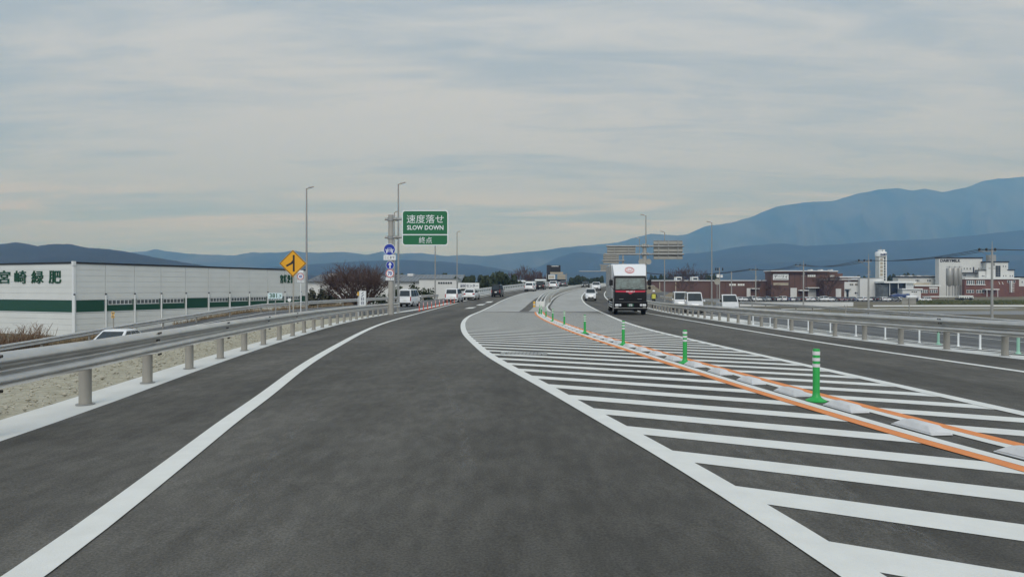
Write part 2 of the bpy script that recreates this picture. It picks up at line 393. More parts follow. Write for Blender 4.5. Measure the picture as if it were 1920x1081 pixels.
def strip(f, w0, w1, Y0, Y1, dz, name, m, parent, step=None):
    b = MB(); rows = []; y = Y0
    ys = []
    while y < Y1: ys.append(y); y += step or (.6 if y < 30 else 1.5 if y < 110 else 3)
    ys.append(Y1)
    for y in ys:
        rows.append([(f(y)+w0, y, zr(y)+dz), (f(y)+w1, y, zr(y)+dz)])
    b.loft(rows, closed=False, caps=False); return b.build(name, m, parent)
strip(LLINE, -.10, .10, -4, 262, .008, 'edge_line', M_PAINT, road)
strip(LR, -.105, .105, -4, 262, .008, 'edge_line', M_PAINT, road)
strip(RL, -.105, .105, -4, 262, .008, 'edge_line', M_PAINT, road)
strip(RLINE, -.09, .09, -4, 262, .008, 'edge_line', M_PAINT, road)
strip(ORL, -.075, .075, -3, 56.6, .008, 'orange_line', M_ORANGE, road)
strip(ORL, .080, .215, -3, 56.6, .008, 'median_line', M_PAINT, road)
strip(ORR, -.215, -.080, -3, 56.6, .008, 'median_line', M_PAINT, road)
strip(ORR, -.075, .075, -3, 56.6, .008, 'orange_line', M_ORANGE, road)
# pale concrete deck beyond the joint, between the two carriageways
b = MB(); rows = []
for y in list(np.arange(57.2, 110, 1.5))+list(np.arange(110, 250, 4)):
    rows.append([(LR(y)+(RL(y)-LR(y))*t, y, zr(y)+.004) for t in (.012, .33, .66, .988)])
b.loft(rows, closed=False, caps=False).build('deck', M_DECK, road)
b = MB(); b.box(LR(56.9)+.1, RL(56.9)-.1, 56.75, 57.15, zr(57)-.1, zr(57)+.010); b.build('joint', M_POSTDK, road)
# hatch stripes: one slanted family, cut by the median
def cut(f, y0, x):       # where Y = y0-.57*(X-1.331) meets X = f(Y)
    for _ in range(30): x = f(min(max(y0-.57*(x-1.331), -7), 100))*.6+x*.4
    return x, y0-.57*(x-1.331)
for n_ in range(-4, 62):
    y0 = 5.73+.97*n_; y1 = y0-.375
    for a, bb, da, db in ((LR, ORL, .09, -.07), (ORR, RL, .07, -.09)):
        fa = lambda y, a=a, d=da: a(y)+d
        fb = lambda y, q=bb, d=db: q(y)+d
        p = [cut(fa, y1, 1), cut(fb, y1, 4), cut(fb, y0, 4), cut(fa, y0, 1)]
        if min(q[1] for q in p) < -2 or max(q[1] for q in p) > 56.7 or p[1][0] < p[0][0]+.2: continue
        MB().face([(x, y, zr(y)+.004) for x, y in p]).build('hatch_stripe', M_PAINT, road)
# dark asphalt tongue left bare in the deck, slot along the east side of the median
b = MB(); b.loft([[(xa, y, zr(y)+.009), (xb, y, zr(y)+.009)] for y, xa, xb in ((58, .60, 1.40), (64, .95, 1.8), (72, 1.42, 2.3), (80, 1.9, 2.75), (88, 2.5, 3.3), (96, 3.2, 3.8), (104, 4.1, 4.45))], closed=False, caps=False)
b.build('asphalt_strip', M_ASPH, road)
MEDC = curve([(57,2.5),(72,3.0),(82,3.55),(95,4.5),(106,5.6),(126,8.5),(145,12.4),(170,18.4),(205,29),(260,44)])
SLOT = curve([(58,3.55),(65,3.65),(72,3.95),(82,4.75),(92,5.6),(106,7.2),(126,10.4),(145,14.4),(170,20.6),(205,31)])
strip(SLOT, -.12, .12, 58, 160, .009, 'drain_slot', M_ASPH, road)
strip(SLOT, -.36, -.13, 58, 160, .012, 'slot_kerb', M_KERB, road)
# lane marks on the left carriageway
for x, y, l in ((882, 577, 5.2), (901.5, 571, 5.2), (917, 566, 5.2)):
    p = at(x, y); X, Y = p.x, p.y
    MB().face([(X-.45, Y-l/2, zr(Y-l/2)+.006), (X+.30, Y-l/2+1.2, zr(Y-l/2+1.2)+.006), (X+.5, Y+l/2, zr(Y+l/2)+.006), (X-.25, Y+l/2-1.2, zr(Y+l/2-1.2)+.006)]).build('lane_mark', M_PAINT, road)
sm = bpy.data.materials.new('tyre_scuff'); sm.use_nodes = True; q = sm.node_tree; bs = q.nodes['Principled BSDF']; bs.inputs['Base Color'].default_value = (.30, .29, .27, 1); bs.inputs['Roughness'].default_value = .85
tcn = q.nodes.new('ShaderNodeTexCoord'); mpn = q.nodes.new('ShaderNodeMapping'); mpn.inputs['Scale'].default_value = (9, 2.2, 1); nzn = q.nodes.new('ShaderNodeTexNoise'); nzn.inputs['Scale'].default_value = 3; nzn.inputs['Detail'].default_value = 8
rpn = q.nodes.new('ShaderNodeMapRange'); rpn.inputs[1].default_value = .46; rpn.inputs[2].default_value = .80; rpn.inputs[4].default_value = .38
q.links.new(tcn.outputs['Object'], mpn.inputs[0]); q.links.new(mpn.outputs[0], nzn.inputs['Vector']); q.links.new(nzn.outputs[0], rpn.inputs[0]); q.links.new(rpn.outputs[0], bs.inputs['Alpha'])
for pts, wd in (([(1270, 775), (1400, 850), (1520, 915), (1700, 1010)], .10), ([(1330, 800), (1500, 870), (1640, 960), (1800, 1060)], .07), ([(1150, 735), (1230, 760), (1330, 800)], .09), ([(830, 700), (860, 780), (880, 880)], .05), ([(600, 760), (520, 850), (430, 960)], .05)):
    pw = [at(*p) for p in pts]; rows = []
    for a_, b_ in zip(pw[:-1], pw[1:]):
        for k_ in range(5): v = a_.lerp(b_, k_/5); rows.append(v)
    rows.append(pw[-1]); MB().loft([[(v.x-wd, v.y, zr(v.y)+.002), (v.x+wd, v.y, zr(v.y)+.002)] for v in rows], closed=False, caps=False).build('scuff_mark', sm, road)
# ramp lines and hatched gore of the side road
def tstrip(pts, w, name, m, parent, dz=.034):
    rows = [[(x-w/2, y, T(x-w/2, y)+dz), (x+w/2, y, T(x+w/2, y)+dz)] for x, y in pts]
    return MB().loft(rows, closed=False, caps=False).build(name, m, parent)
tstrip([(RAILL(y)+1.3, y) for y in np.arange(-6, 90, 2)], .18, 'ramp_edge_line', M_PAINT, ramp)
tstrip([(nodes(y)[4][0]-.5, y) for y in np.arange(-6, 56, 2)], .18, 'ramp_edge_line', M_PAINT, ramp)
GORE = curve([(0,16.2),(12,15.6),(19,14.6),(24,14.3),(30,14.2),(45,15.3),(60,17)])
tstrip([(GORE(y), y) for y in np.arange(0, 70, 1.5)], .18, 'edge_line', M_PAINT, side)
tstrip([(GORE(y)+6.5+y*.03, y) for y in np.arange(0, 100, 2)], .18, 'edge_line', M_PAINT, side)
for k in range(34):
    y = 3+k*1.45; xa, xb = KR(y)+.66, GORE(y)-.1
    MB().face([(xa, y, T(xa, y)+.03), (xb, y-1.2, T(xb, y-1.2)+.03), (xb, y-.7, T(xb, y-.7)+.03), (xa, y+.5, T(xa, y+.5)+.03)]).build('hatch_stripe', M_PAINT, side)

# loose stones on the gravel verge
b = MB()
rs = random.Random(3)
for _ in range(5200):
    Y = 4+26*rs.random()**1.4; n_ = nodes(Y); xa, xb = n_[5][0], n_[6][0]
    X = xb-(xb-xa)*rs.random(); r = .010+.034*rs.random()**4
    z = T(X, Y)+.03
    ax = [Vector((rs.uniform(.6, 1.3), 0, 0))*r, Vector((0, rs.uniform(.6, 1.3), 0))*r, Vector((0, 0, rs.uniform(.5, .9)))*r]
    c = Vector((X, Y, z)); i = len(b.v)
    q = Matrix.Rotation(rs.random()*6, 3, 'Z')
    b.v += [tuple(c+q@a) for a in (ax[0], ax[1], -ax[0], -ax[1], ax[2], -ax[2])]
    for f in ((0,1,4),(1,2,4),(2,3,4),(3,0,4),(1,0,5),(2,1,5),(3,2,5),(0,3,5)): b.f.append(tuple(i+k for k in f))
stuff(b.build('stones', M_STONE, smooth=False), 'loose pale stones strewn over the gravel verge')

# ================================================================== guardrails
W_BEAM = [(.078,.778),(.092,.774),(.118,.757),(.142,.732),(.157,.705),(.163,.682),(.158,.660),(.132,.636),(.102,.618),(.088,.602),(.086,.584),(.094,.566),(.120,.545),(.146,.518),(.160,.492),(.164,.470),(.160,.450),(.140,.424),(.112,.404),(.090,.392)]
W_BEAM = [(u, .43+(z-.392)*.345/.386) for u, z in W_BEAM]
def guardrail(label, fx, fz, Y0, Y1, side=1, pitch=2.0, seg=2, plates=True, bolts=0, zs=1.0, group='steel guardrails along the roads', mbeam=None, rpost=.07, zlow=None):
    """side=+1: carriageway on the +X side of the rail"""
    pts = []; y = Y0; pts.append((fx(y), y)); acc = 0
    while y < Y1:
        yn = y+.05; acc += math.hypot(fx(yn)-fx(y), .05); y = yn
        if acc >= pitch: pts.append((fx(y), y)); acc = 0
    if Y0 < 0: pass
    root = thing('guardrail', label, 'guardrail', (pts[0][0], pts[0][1], fz(pts[0][0], pts[0][1])), 0, group)
    o0 = root.location.copy()
    def frame(i, f=0.0):
        a = Vector(pts[min(i, len(pts)-1)]); b = Vector(pts[min(i+1, len(pts)-1)])
        p = a.lerp(b, f); d = Vector(pts[min(i+1, len(pts)-1)])-Vector(pts[max(i-1, 0)] if i+1 >= len(pts) else pts[i])
        d.normalize(); return p, d, Vector((d.y, -d.x))*side
    protoP = protoB = None
    for i, (x, y) in enumerate(pts):
        z = fz(x, y)
        if protoP is None:
            protoP = MB().cyl((0, 0, -.15), (0, 0, .73*zs), rpost, n=16).build('post', M_POST, root)
            po = protoP
            if plates: protoB = MB().cyl((0, 0, .0), (0, 0, .007), .105, n=18).build('base_plate', M_STEEL, protoP)
        else:
            po = protoP.copy(); COL.objects.link(po); po.parent = root
            if protoB and y < 45: q = protoB.copy(); COL.objects.link(q); q.parent = po
        po.location = Vector((x, y, z))-o0
    for i in range(0, len(pts)-1, seg):
        st = []
        for k in range(seg+1):
            if i+k > len(pts)-1: break
            st.append((frame(i+k), k/seg))
        if len(st) < 2: continue
        rings = []
        for (p, d, nrm), t in st:
            e = Vector((0, 0))
            if t == 0: e = -d*.0
            if t == 1: e = d*.16
            off = .005*t
            z = fz(p.x, p.y)
            fr = [(u+off, zz*zs) for u, zz in W_BEAM]; bk = [(u+off-.009, zz*zs) for u, zz in reversed(W_BEAM)]
            rings.append([(p.x+e.x+nrm.x*u, p.y+e.y+nrm.y*u, z+zz) for u, zz in fr+bk])
        MB().loft(rings).build('beam', mbeam or M_RAIL, root, o0, ang=60)
        p, d, nrm = st[0][0]
        if p.y < bolts and i > 0:
            z = fz(p.x, p.y)
            for s in (.03, .11):
                for u, zz in ((.125, .635), (.125, .530), (.150, .745), (.150, .420)):
                    a = Vector((p.x+d.x*s+nrm.x*(u-.01), p.y+d.y*s+nrm.y*(u-.01), z+zz*zs)); q = a+Vector((nrm.x*.025, nrm.y*.025, 0))
                    MB().cyl(a, q, .016, n=6).build('splice_bolt', M_BOLT, root, o0)
        if p.y < 40:
            for (p, d, nrm), t in st[:-1]:
                z = fz(p.x, p.y); c = Vector((p.x+nrm.x*.075, p.y+nrm.y*.075, 0)); b = MB()
                b.hexa([tuple(c+Vector((d.x*a+nrm.x*q, d.y*a+nrm.y*q, z+zz*zs))) for zz in (.47, .70) for a, q in ((-.045,-.03),(.045,-.03),(.045,.012),(-.045,.012))])
                b.build('bracket', M_POST, root, o0)
    return root
XL = lambda y: KL(y)-.26
# start the post row so that the nearest visible post stands where the photograph has it
guardrail('long beige guardrail nearest on the left, on the pale kerb strip by the asphalt shoulder', XL, lambda x, y: zr(y)+.001, 8.22-2.0*6.6-1.17, 56.5, 1, 2.03, 2, True, 26)
guardrail('long beige guardrail on the right edge of the lane the truck drives in', lambda y: KR(y)+.28, lambda x, y: zr(y)+.001, 14.9-1.85*11, 150, -1, 1.83, 2, True, 20)
guardrail('guardrail on the outer edge of the left ramp, in front of the white warehouse', RAILL, lambda x, y: zramp(y), 4, 96, 1, 4.0, 1, False)
guardrail('guardrail on the far side of the right side road, in front of the fields', RAILR, lambda x, y: zside(y), 14, 152, -1, 4.0, 1, False)
guardrail('low guardrail on the central median beside the pale deck', lambda y: MEDC(y)+1.0, lambda x, y: zr(y), 84, 175, 1, 2.0, 2, False, zs=.8, rpost=.06)

# pale parapet with openings along the west side of the rising carriageway
PAR = lambda y: RAILL(y) if y < 100 else KL(y)-1.2
t = thing('bridge_parapet', 'pale parapet with square openings along the far left edge of the rising road', 'parapet', (PAR(97), 97, zr(97)))
o0 = t.location.copy()
for nm, za, zb, ww in (('top_rail', .74, .98, .16), ('base_kerb', -.3, .34, .22)):
    rows = []
    for y in np.arange(97, 200, 3.0):
        x = PAR(y); z = zr(y); rows.append([(x-ww, y, z+za), (x+ww, y, z+za), (x+ww, y, z+zb), (x-ww, y, z+zb)])
    MB().loft(rows).build(nm, M_WHITE, t, o0)
y = 97.0; pp = MB().box(-.12, .12, -.12, .12, .34, .74).build('baluster', M_WHITE, t)
first = True
while y < 198:
    o = pp if first else pp.copy()
    if not first: COL.objects.link(o); o.parent = t
    o.location = Vector((PAR(y), y, zr(y)))-o0; first = False; y += 1.6

# median: planter-like concrete barrier with a blunt front
t = thing('median_barrier', 'concrete median barrier with two open troughs starting behind the green posts', 'barrier', (MEDC(72), 72, zr(72)))
o0 = t.location.copy()
def medstrip(a, b, z0, z1, nm, m):
    rows = []
    for y in list(np.arange(72.3, 110, 2))+list(np.arange(110, 200, 4)):
        x = MEDC(y); z = zr(y); rows.append([(x+a, y, z+z0), (x+b, y, z+z0), (x+b, y, z+z1), (x+a, y, z+z1)])
    MB().loft(rows).build(nm, m, t, o0)
medstrip(-.46, -.36, 0, .58, 'side_wall', M_KERB); medstrip(.36, .46, 0, .58, 'side_wall', M_KERB); medstrip(-.05, .05, 0, .55, 'centre_wall', M_KERB)
medstrip(-.359, -.051, 0, .30, 'soil', M_DARK); medstrip(.051, .359, 0, .30, 'soil', M_DARK)
x = MEDC(72); MB().box(x-.47, x+.47, 71.9, 72.3, zr(72), zr(72)+.6).build('front_block', M_KERB, t, o0, bevel=.03)
c = at(1006, 574); b = MB(); b.cyl((0, 0, 0), (0, 0, .45), .13, .12, 14); b.cyl((0, 0, .45), (0, 0, .62), .14, .08, 14)
t = thing('cushion_drum', 'small yellow cushion drum at the front corner of the median barrier', 'drum', (MEDC(71)-.62, 71.2, zr(71.2)))
b.build('body', M_YEL, t); MB().cyl((0, 0, .25), (0, 0, .34), .136, .134, 14).build('band', M_REFL, t)

# ================================================================== median blocks and lane posts
def green_post(mpost, h=.65, r=.041, name='delineator_post', bands=((.575, .62), (.50, .54), (.425, .465)), rb=.125):
    t = thing(name, '', 'post')
    rings = [(rb, 0), (rb, .012), (rb*.8, .022), (max(rb*.52, r*1.2), .045), (r*1.12, .07), (r, .12), (r, h-.02), (r*.92, h)]
    b = MB(); b.loft([[(q*math.cos(2*PI*k/18), q*math.sin(2*PI*k/18), z) for k in range(18)] for q, z in rings]); b.build('body', mpost, t)
    for z0, z1 in bands: MB().cyl((0, 0, z0*h/.65), (0, 0, z1*h/.65), r+.004, n=18).build('reflective_band', M_REFL, t)
    return t
gp = green_post(M_POSTG)
for i, y in enumerate((8.42, 13.2, 18.2, 24.0, 30.2, 35.8, 41.2, 47.2, 53.0)):
    x = (ORL(y)+ORR(y))/2
    lab = 'tall-looking green post with white bands, the nearest on the orange median line' if i == 0 else f'green post with white bands, {ordn(i)} from the near end of the median row'
    if i == 8: lab = 'green post with white bands, farthest of the row, before the median barrier'
    o = gp if i == 0 else copy_thing(gp, (0, 0, 0))
    o.location = (x, y, zr(y)+.004); o['label'] = lab; o['group'] = 'green delineator posts on the median'
def block_mesh():
    b = MB(); l, wd, h = .29, .112, .078
    b.taper(-wd, wd, -l, l, 0, -wd*.97, wd*.97, -l*.97, l*.97, .018)
    b.taper(-wd*.96, wd*.96, -l*.95, l*.95, .0181, -wd*.52, wd*.52, -l*.60, l*.60, h)
    return b
blk = None; k = 0; y = 2.95
posts_y = (8.42, 13.2, 18.2, 24.0, 30.2, 35.8, 41.2, 47.2)
while y < 50:
    if min(abs(y-p) for p in posts_y) > .45:
        x = (ORL(y)+ORR(y))/2; d = (ORL(y+.3)+ORR(y+.3))/2-x
        if blk is None:
            blk = block_mesh().build('separator_block', M_BLOCK, bevel=.02); o = blk
        else: o = blk.copy(); COL.objects.link(o)
        o.location = (x, y, zr(y)+.005); o.rotation_euler = (math.atan(-.01575), 0, -math.atan2(d, .3))
        tag(o, f'low pale separator block on the median strip, {ordn(k)} from the near end', 'block', 'separator blocks between the orange lines'); k += 1
    y += 1.215
rp = green_post(M_POSTR, .68, .04)
for i in range(10):
    y = 60.0+i*2.75; x = LLINE(y)-.75+.04*i
    o = rp if i == 0 else copy_thing(rp, (0, 0, 0))
    o.location = (x, y, zr(y)+.004)
    o['label'] = 'orange post nearest to the end of the left guardrail, beside the white van' if i == 0 else f'slim orange post, {ordn(i)} after the end of the left guardrail'
    o['group'] = 'orange posts at the merge'
wp = green_post(M_SIGNW, .72, .028, 'boundary_post', (), .06); gp2 = green_post(M_POSTG2, .72, .038)
wn_ = 0; gn_ = 0
for i, (x, y) in enumerate(((1909.5, 665), (1838, 656.6), (1797, 651), (1759.7, 646.5), (1724, 643), (1691, 640), (1660, 636.6), (1605, 630), (1557, 624.4), (1515.5, 620), (1478, 615.5), (1444, 611.5), (1412, 608))):
    p = at(x, y); g = i in (0, 3)
    if g: o = gp2 if gn_ == 0 else copy_thing(gp2, (0, 0, 0)); gn_ += 1
    else: o = wp if wn_ == 0 else copy_thing(wp, (0, 0, 0)); wn_ += 1
    o.location = p
    o['label'] = ('faded mint green post behind the right guardrail, at the right edge of the view' if i == 0 else 'faded mint green post behind the right guardrail, between two white posts') if g else f'thin white post behind the right guardrail, {ordn(wn_-1)} from the near end'
    o['group'] = 'thin posts along the side road'

# drain cover set in the hatching
p = Vector((.27, 15.45, 0)); t = thing('drain_cover', 'long grey steel drain cover lying across the white hatching', 'drain cover', (p.x, p.y, zr(p.y)+.006), math.radians(-4))
MB().box(-.40, .40, -.32, .32, 0, .006).build('plate', M_STEEL, t)
for s in (-1, 1): MB().box(*((-.53, -.42) if s < 0 else (.42, .53)), -.32, .32, 0, .007).build('end_plate', M_STEEL, t)
for k in range(9): MB().box(-.38+k*.085, -.36+k*.085, -.29, .29, .0062, .010).build('grate_bar', M_POSTDK, t)

# ================================================================== signs
def sign_disc(parent, c, r, face, ring=None, name='round_sign', th=.03):
    """round plate in the XZ plane facing -y"""
    x, y, z = c
    o = MB().prism(disc(r, 28), -th/2, th/2).build(name, M_SIGNW, parent); o.location = c
    if ring is not None:
        MB().prism(disc(r*.965, 28), -th/2-.003, -th/2-.0005).build('rim', ring, o)
        MB().prism(disc(r*.79, 28), -th/2-.006, -th/2-.0035).build('face', face, o)
    else: MB().prism(disc(r*.93, 28), -th/2-.003, -th/2-.0005).build('face', face, o)
    return o
# --- large green sign with the small ones on the same pole
Y = 49.0; s = Y/F; gx = pX(733, Y); gz = T(gx, Y)
t = thing('road_sign', 'large green expressway sign on a beige pole carrying blue and red round signs', 'sign', (gx, Y, gz))
def lz(y): return pZ(y, Y)-gz
def lx(x): return (x-733)*s
MB().tube([(0, 0, 0), (0, 0, lz(404))], .19, 20).build('pole', M_POLE, t)
MB().cyl((0, 0, lz(404)), (0, 0, lz(403)), .20, n=20).build('cap', M_STEEL, t)
for yy in (411, 445):
    MB().tube([(lx(722), -.05, lz(yy)), (lx(762), -.05, lz(yy-.5))], .085, 12).build('arm', M_STEEL, t)
    MB().cyl((-.02, 0, lz(yy+3)), (-.02, 0, lz(yy-3)), .235, n=18).build('clamp', M_STEEL, t)
    MB().cyl((lx(742), -.05, lz(yy)), (lx(743.5), -.05, lz(yy)), .15, n=14).build('flange', M_STEEL, t)
    MB().cyl((lx(745), -.05, lz(yy)), (lx(746.5), -.05, lz(yy)), .15, n=14).build('flange', M_STEEL, t)
x0, x1, z0, z1 = lx(754.5), lx(841), lz(460.5), lz(394.5)
pn = MB().prism(rrect(x0, x1, z0, z1, .22), -.20, -.15).build('sign_panel', M_SIGNW, t)
zs_ = lz(440.3)
MB().prism([(p if p[1] > zs_+.04 else (p[0], zs_+.04)) for p in rrect(x0+.07, x1-.07, zs_+.04-.5, z1-.07, .17)], -.204, -.2005).build('upper_face', M_SIGNG, pn)
MB().prism([(p if p[1] < zs_-.04 else (p[0], zs_-.04)) for p in rrect(x0+.07, x1-.07, z0+.07, zs_-.04+.5, .17)], -.204, -.2005).build('lower_face', M_SIGNG, pn)
cx = lx(798)
lettering('速度落せ', M_SIGNW, pn, (lx(798), -.208, lz(411)), 69*s, 15.8*s, bold=.0)
lettering('SLOW DOWN', M_SIGNW, pn, (lx(798), -.208, lz(427)), 68*s, 8.6*s, bold=.020)
lettering('終点', M_SIGNW, pn, (lx(798.5), -.208, lz(450.5)), 24.5*s, 12*s, bold=.0)
for k in range(3): MB().box(x0+.3+k*1.35, x0+.4+k*1.35, -.148, -.05, z0+.15, z1-.15).build('back_channel', M_STEEL, t)
# motor vehicle sign
o = sign_disc(t, (lx(731.5), -.24, lz(468)), 11*s, M_SIGNB)
rr = 11*s
b = MB()
b.prism([(-.26*rr*1.2, .16*rr*1.6), (.26*rr*1.2, .16*rr*1.6), (.42*rr, -.04*rr), (-.42*rr, -.04*rr)], -.025, -.021)
b.prism(rrect(-.56*rr, .56*rr, -.36*rr, .02*rr, .1*rr), -.0252, -.0212)
b.prism([(-.56*rr, -.3*rr), (-.36*rr, -.3*rr), (-.36*rr, -.58*rr), (-.56*rr, -.58*rr)], -.025, -.021)
b.prism([(.36*rr, -.3*rr), (.56*rr, -.3*rr), (.56*rr, -.58*rr), (.36*rr, -.58*rr)], -.025, -.021)
b.prism([(-.7*rr, .05*rr), (-.54*rr, .05*rr), (-.54*rr, -.08*rr), (-.7*rr, -.08*rr)], -.025, -.021)
b.prism([(.54*rr, .05*rr), (.7*rr, .05*rr), (.7*rr, -.08*rr), (.54*rr, -.08*rr)], -.025, -.021)
b.build('car_symbol', M_SIGNW, o)
b = MB(); b.prism([(-.24*rr, .20*rr), (.24*rr, .20*rr), (.31*rr, .03*rr), (-.31*rr, .03*rr)], -.030, -.026); b.prism(rrect(-.22*rr, .22*rr, -.27*rr, -.08*rr, .04*rr), -.030, -.026)
for q in (-1, 1): b.prism(disc(.085*rr, 12, (q*.40*rr, -.14*rr)), -.030, -.026)
b.build('symbol_gaps', M_SIGNB, o)
o = MB().box(lx(720.5), lx(743), -.25, -.23, lz(487.5), lz(478)).build('text_plate', M_SIGNW, t)
lettering('ここまで', M_INK, o, (lx(731.7), -.253, lz(482.8)), 18.5*s, 5.0*s, bold=.012)
# ahead only
o = sign_disc(t, (lx(732.5), -.24, lz(497.3)), 7.8*s, M_SIGNB); rr = 7.8*s
MB().prism([(-.13*rr, -.74*rr), (.13*rr, -.74*rr), (.13*rr, .08*rr), (.46*rr, .08*rr), (0, .78*rr), (-.46*rr, .08*rr), (-.13*rr, .08*rr)], -.023, -.0185).build('arrow', M_SIGNW, o)
# 70
o = sign_disc(t, (lx(732.3), -.25, lz(512.3)), 8.1*s, M_SIGNW, M_SIGNR)
lettering('70', M_SIGNB, o, (0, -.024, 0), 7.6*s, 7.2*s, bold=.03)
o = MB().box(lx(724.5), lx(739.5), -.25, -.23, lz(525.5), lz(519.8)).build('text_plate', M_SIGNW, t)
lettering('ここまで', M_INK, o, (lx(732), -.253, lz(522.6)), 12*s, 3.4*s, bold=.012)

# --- yellow diamond merge sign
Y = 40.0; s = Y/F; gx = pX(550, Y); gz = T(gx, Y)
t = thing('warning_sign', 'yellow diamond merging traffic sign on a slim pole behind the left guardrail', 'sign', (gx, Y, gz))
MB().cyl((0, 0, 0), (0, 0, pZ(476, Y)-gz), .045, n=12).build('pole', M_POLE, t)
zc_ = pZ(493.7, Y)-gz; R0 = 25.4*s
def dia(r): return [(0, zc_+r), (-r, zc_), (0, zc_-r), (r, zc_)]
pn = MB().prism(dia(R0), -.085, -.06).build('sign_panel', M_SIGNY, t, bevel=0)
MB().prism(dia(R0*.965), -.088, -.0852).build('border', M_INK, pn); MB().prism(dia(R0*.905), -.091, -.0882).build('face', M_SIGNY, pn)
b = MB(); q = R0
b.prism([(.0*q, zc_+.62*q), (.14*q, zc_+.62*q), (.14*q, zc_-.60*q), (.0*q, zc_-.60*q)], -.095, -.0912)
b.prism([(.0*q, zc_+.26*q), (.0*q, zc_-.02*q), (-.44*q, zc_-.25*q), (-.52*q, zc_-.13*q), (-.16*q, zc_+.06*q)], -.095, -.0912)
b.build('merge_symbol', M_INK, pn)
for dz in (-.3, .3): MB().box(-.3, .3, -.058, -.045, zc_+dz-.03, zc_+dz+.03).build('back_bar', M_STEEL, t)
# --- 40 sign
Y = 57.0; s = Y/F; gx = pX(564, Y); gz = T(gx, Y)
t = thing('speed_sign', 'small round 40 speed limit sign on a white pole before the warehouse end', 'sign', (gx, Y, gz))
MB().cyl((0, 0, 0), (0, 0, pZ(506, Y)-gz), .035, n=10).build('pole', M_SIGNW, t)
o = sign_disc(t, (0, -.06, pZ(518, Y)-gz), 6.5*s, M_SIGNW, M_SIGNR); lettering('40', M_SIGNB, o, (0, -.024, 0), 6*s, 5.4*s, bold=.025)
MB().box(-5.5*s, 5.5*s, -.07, -.05, pZ(511, Y)-gz, pZ(506.3, Y)-gz).build('upper_plate', M_SIGNW, t)
o = MB().box(-6*s, 6*s, -.07, -.05, pZ(529, Y)-gz, pZ(525.2, Y)-gz).build('text_plate', M_SIGNW, t)
lettering('ここまで', M_INK, o, (0, -.073, pZ(527.1, Y)-gz), 10*s, 2.4*s)
# --- kilometre sign
Y = 37.0; s = Y/F; gx = pX(516.5, Y); gz = T(gx, Y)
t = thing('kilometre_sign', 'pale kilometre plate reading 381.7 on a thin pole by the left ramp', 'sign', (gx, Y, gz))
MB().cyl((0, 0, 0), (0, 0, pZ(552, Y)-gz), .03, n=10).build('pole', M_STEEL, t)
pn = MB().prism(rrect(-13.2*s, 13.2*s, pZ(559.8, Y)-gz, pZ(549, Y)-gz, .03), -.06, -.045).build('sign_panel', M_CYAN, t)
lettering('381', M_INKG, pn, (-3.3*s, -.063, pZ(553.9, Y)-gz), 14*s, 8.2*s, bold=.02)
lettering('.7', M_INKG, pn, (8.7*s, -.063, pZ(555.3, Y)-gz), 6*s, 5.4*s, bold=.02)
# --- round delineator mirror
def marker(label, x, yb, yt, Y, r, mface, cat='reflector'):
    s = Y/F; gx = pX(x, Y); gz = T(gx, Y)
    t = thing('roadside_reflector', label, cat, (gx, Y, gz))
    MB().cyl((0, 0, 0), (0, 0, pZ(yt, Y)-gz), .04, n=10).build('pole', M_POLE, t)
    o = MB().prism(disc(r*s, 20), -.05, -.02).build('disc', M_SIGNW, t); o.location = (0, 0, pZ(yt, Y)-gz)
    MB().prism(disc(r*s*.75, 20), -.055, -.051).build('lens', mface, o); return t
marker('white round reflector on a short post left of the yellow diamond sign', 543, 590, 562, 37, 3.2, M_SIGNW)
t = marker('yellow figure-eight reflector on a thin post in front of the warehouse wall', 212.5, 610, 592, 43, 2.9, M_PANE)
Y = 43.0; s = Y/F; gz = T(pX(212.5, Y), Y)
for dz in (587, 593):
    o = MB().prism(disc(3.1*s, 18), -.06, -.03).build('ring', M_YEL, t); o.location = (0, 0, pZ(dz, Y)-gz); MB().prism(disc(1.8*s, 14), -.066, -.061).build('lens', M_POSTDK, o)
# --- white banner and its yellow lamp
Y = 60.0; s = Y/F; gx = pX(680, Y); gz = T(gx, Y)
t = thing('banner_board', 'narrow white upright board with dark writing between guardrail and bare tree', 'board', (gx, Y, gz), math.radians(-4))
MB().box(-6.2*s, 6.2*s, -.04, .0, pZ(572.5, Y)-gz, pZ(545, Y)-gz).build('board', M_SIGNW, t)
for q in (-1, 1): MB().box(q*6.4*s-.03, q*6.4*s+.03, -.03, .03, 0, pZ(544.5, Y)-gz).build('leg', M_STEEL, t)
b = MB()
for yy in (549, 553.5): b.hexa([(a, yq, z) for z, sft in ((pZ(yy+1.8, Y)-gz, -.1), (pZ(yy-1.8, Y)-gz, .1)) for a, yq in ((-.04+sft, -.046), (.05+sft, -.046), (.05+sft, -.041), (-.04+sft, -.041))])
for ya, yb in ((557, 563), (565, 570.5)):
    for q in (-1, 1): b.box(q*.11-.02, q*.11+.02, -.046, -.041, pZ(yb, Y)-gz, pZ(ya, Y)-gz)
    for yy in (ya+.4, (ya+yb)/2, yb-.4): b.box(-.10, .10, -.0462, -.0412, pZ(yy+.4, Y)-gz, pZ(yy-.4, Y)-gz)
b.build('writing', M_NAVY, t)
gx = pX(671.5, Y); gz = T(gx, Y); t = thing('warning_lamp', 'yellow lamp on a thin white post left of the white upright board', 'lamp', (gx, Y, gz))
MB().cyl((0, 0, 0), (0, 0, pZ(557, Y)-gz), .035, n=8).build('post', M_SIGNW, t); MB().cyl((0, 0, pZ(554, Y)-gz), (0, 0, pZ(547, Y)-gz), .085, .075, 12).build('lamp', M_YEL, t)
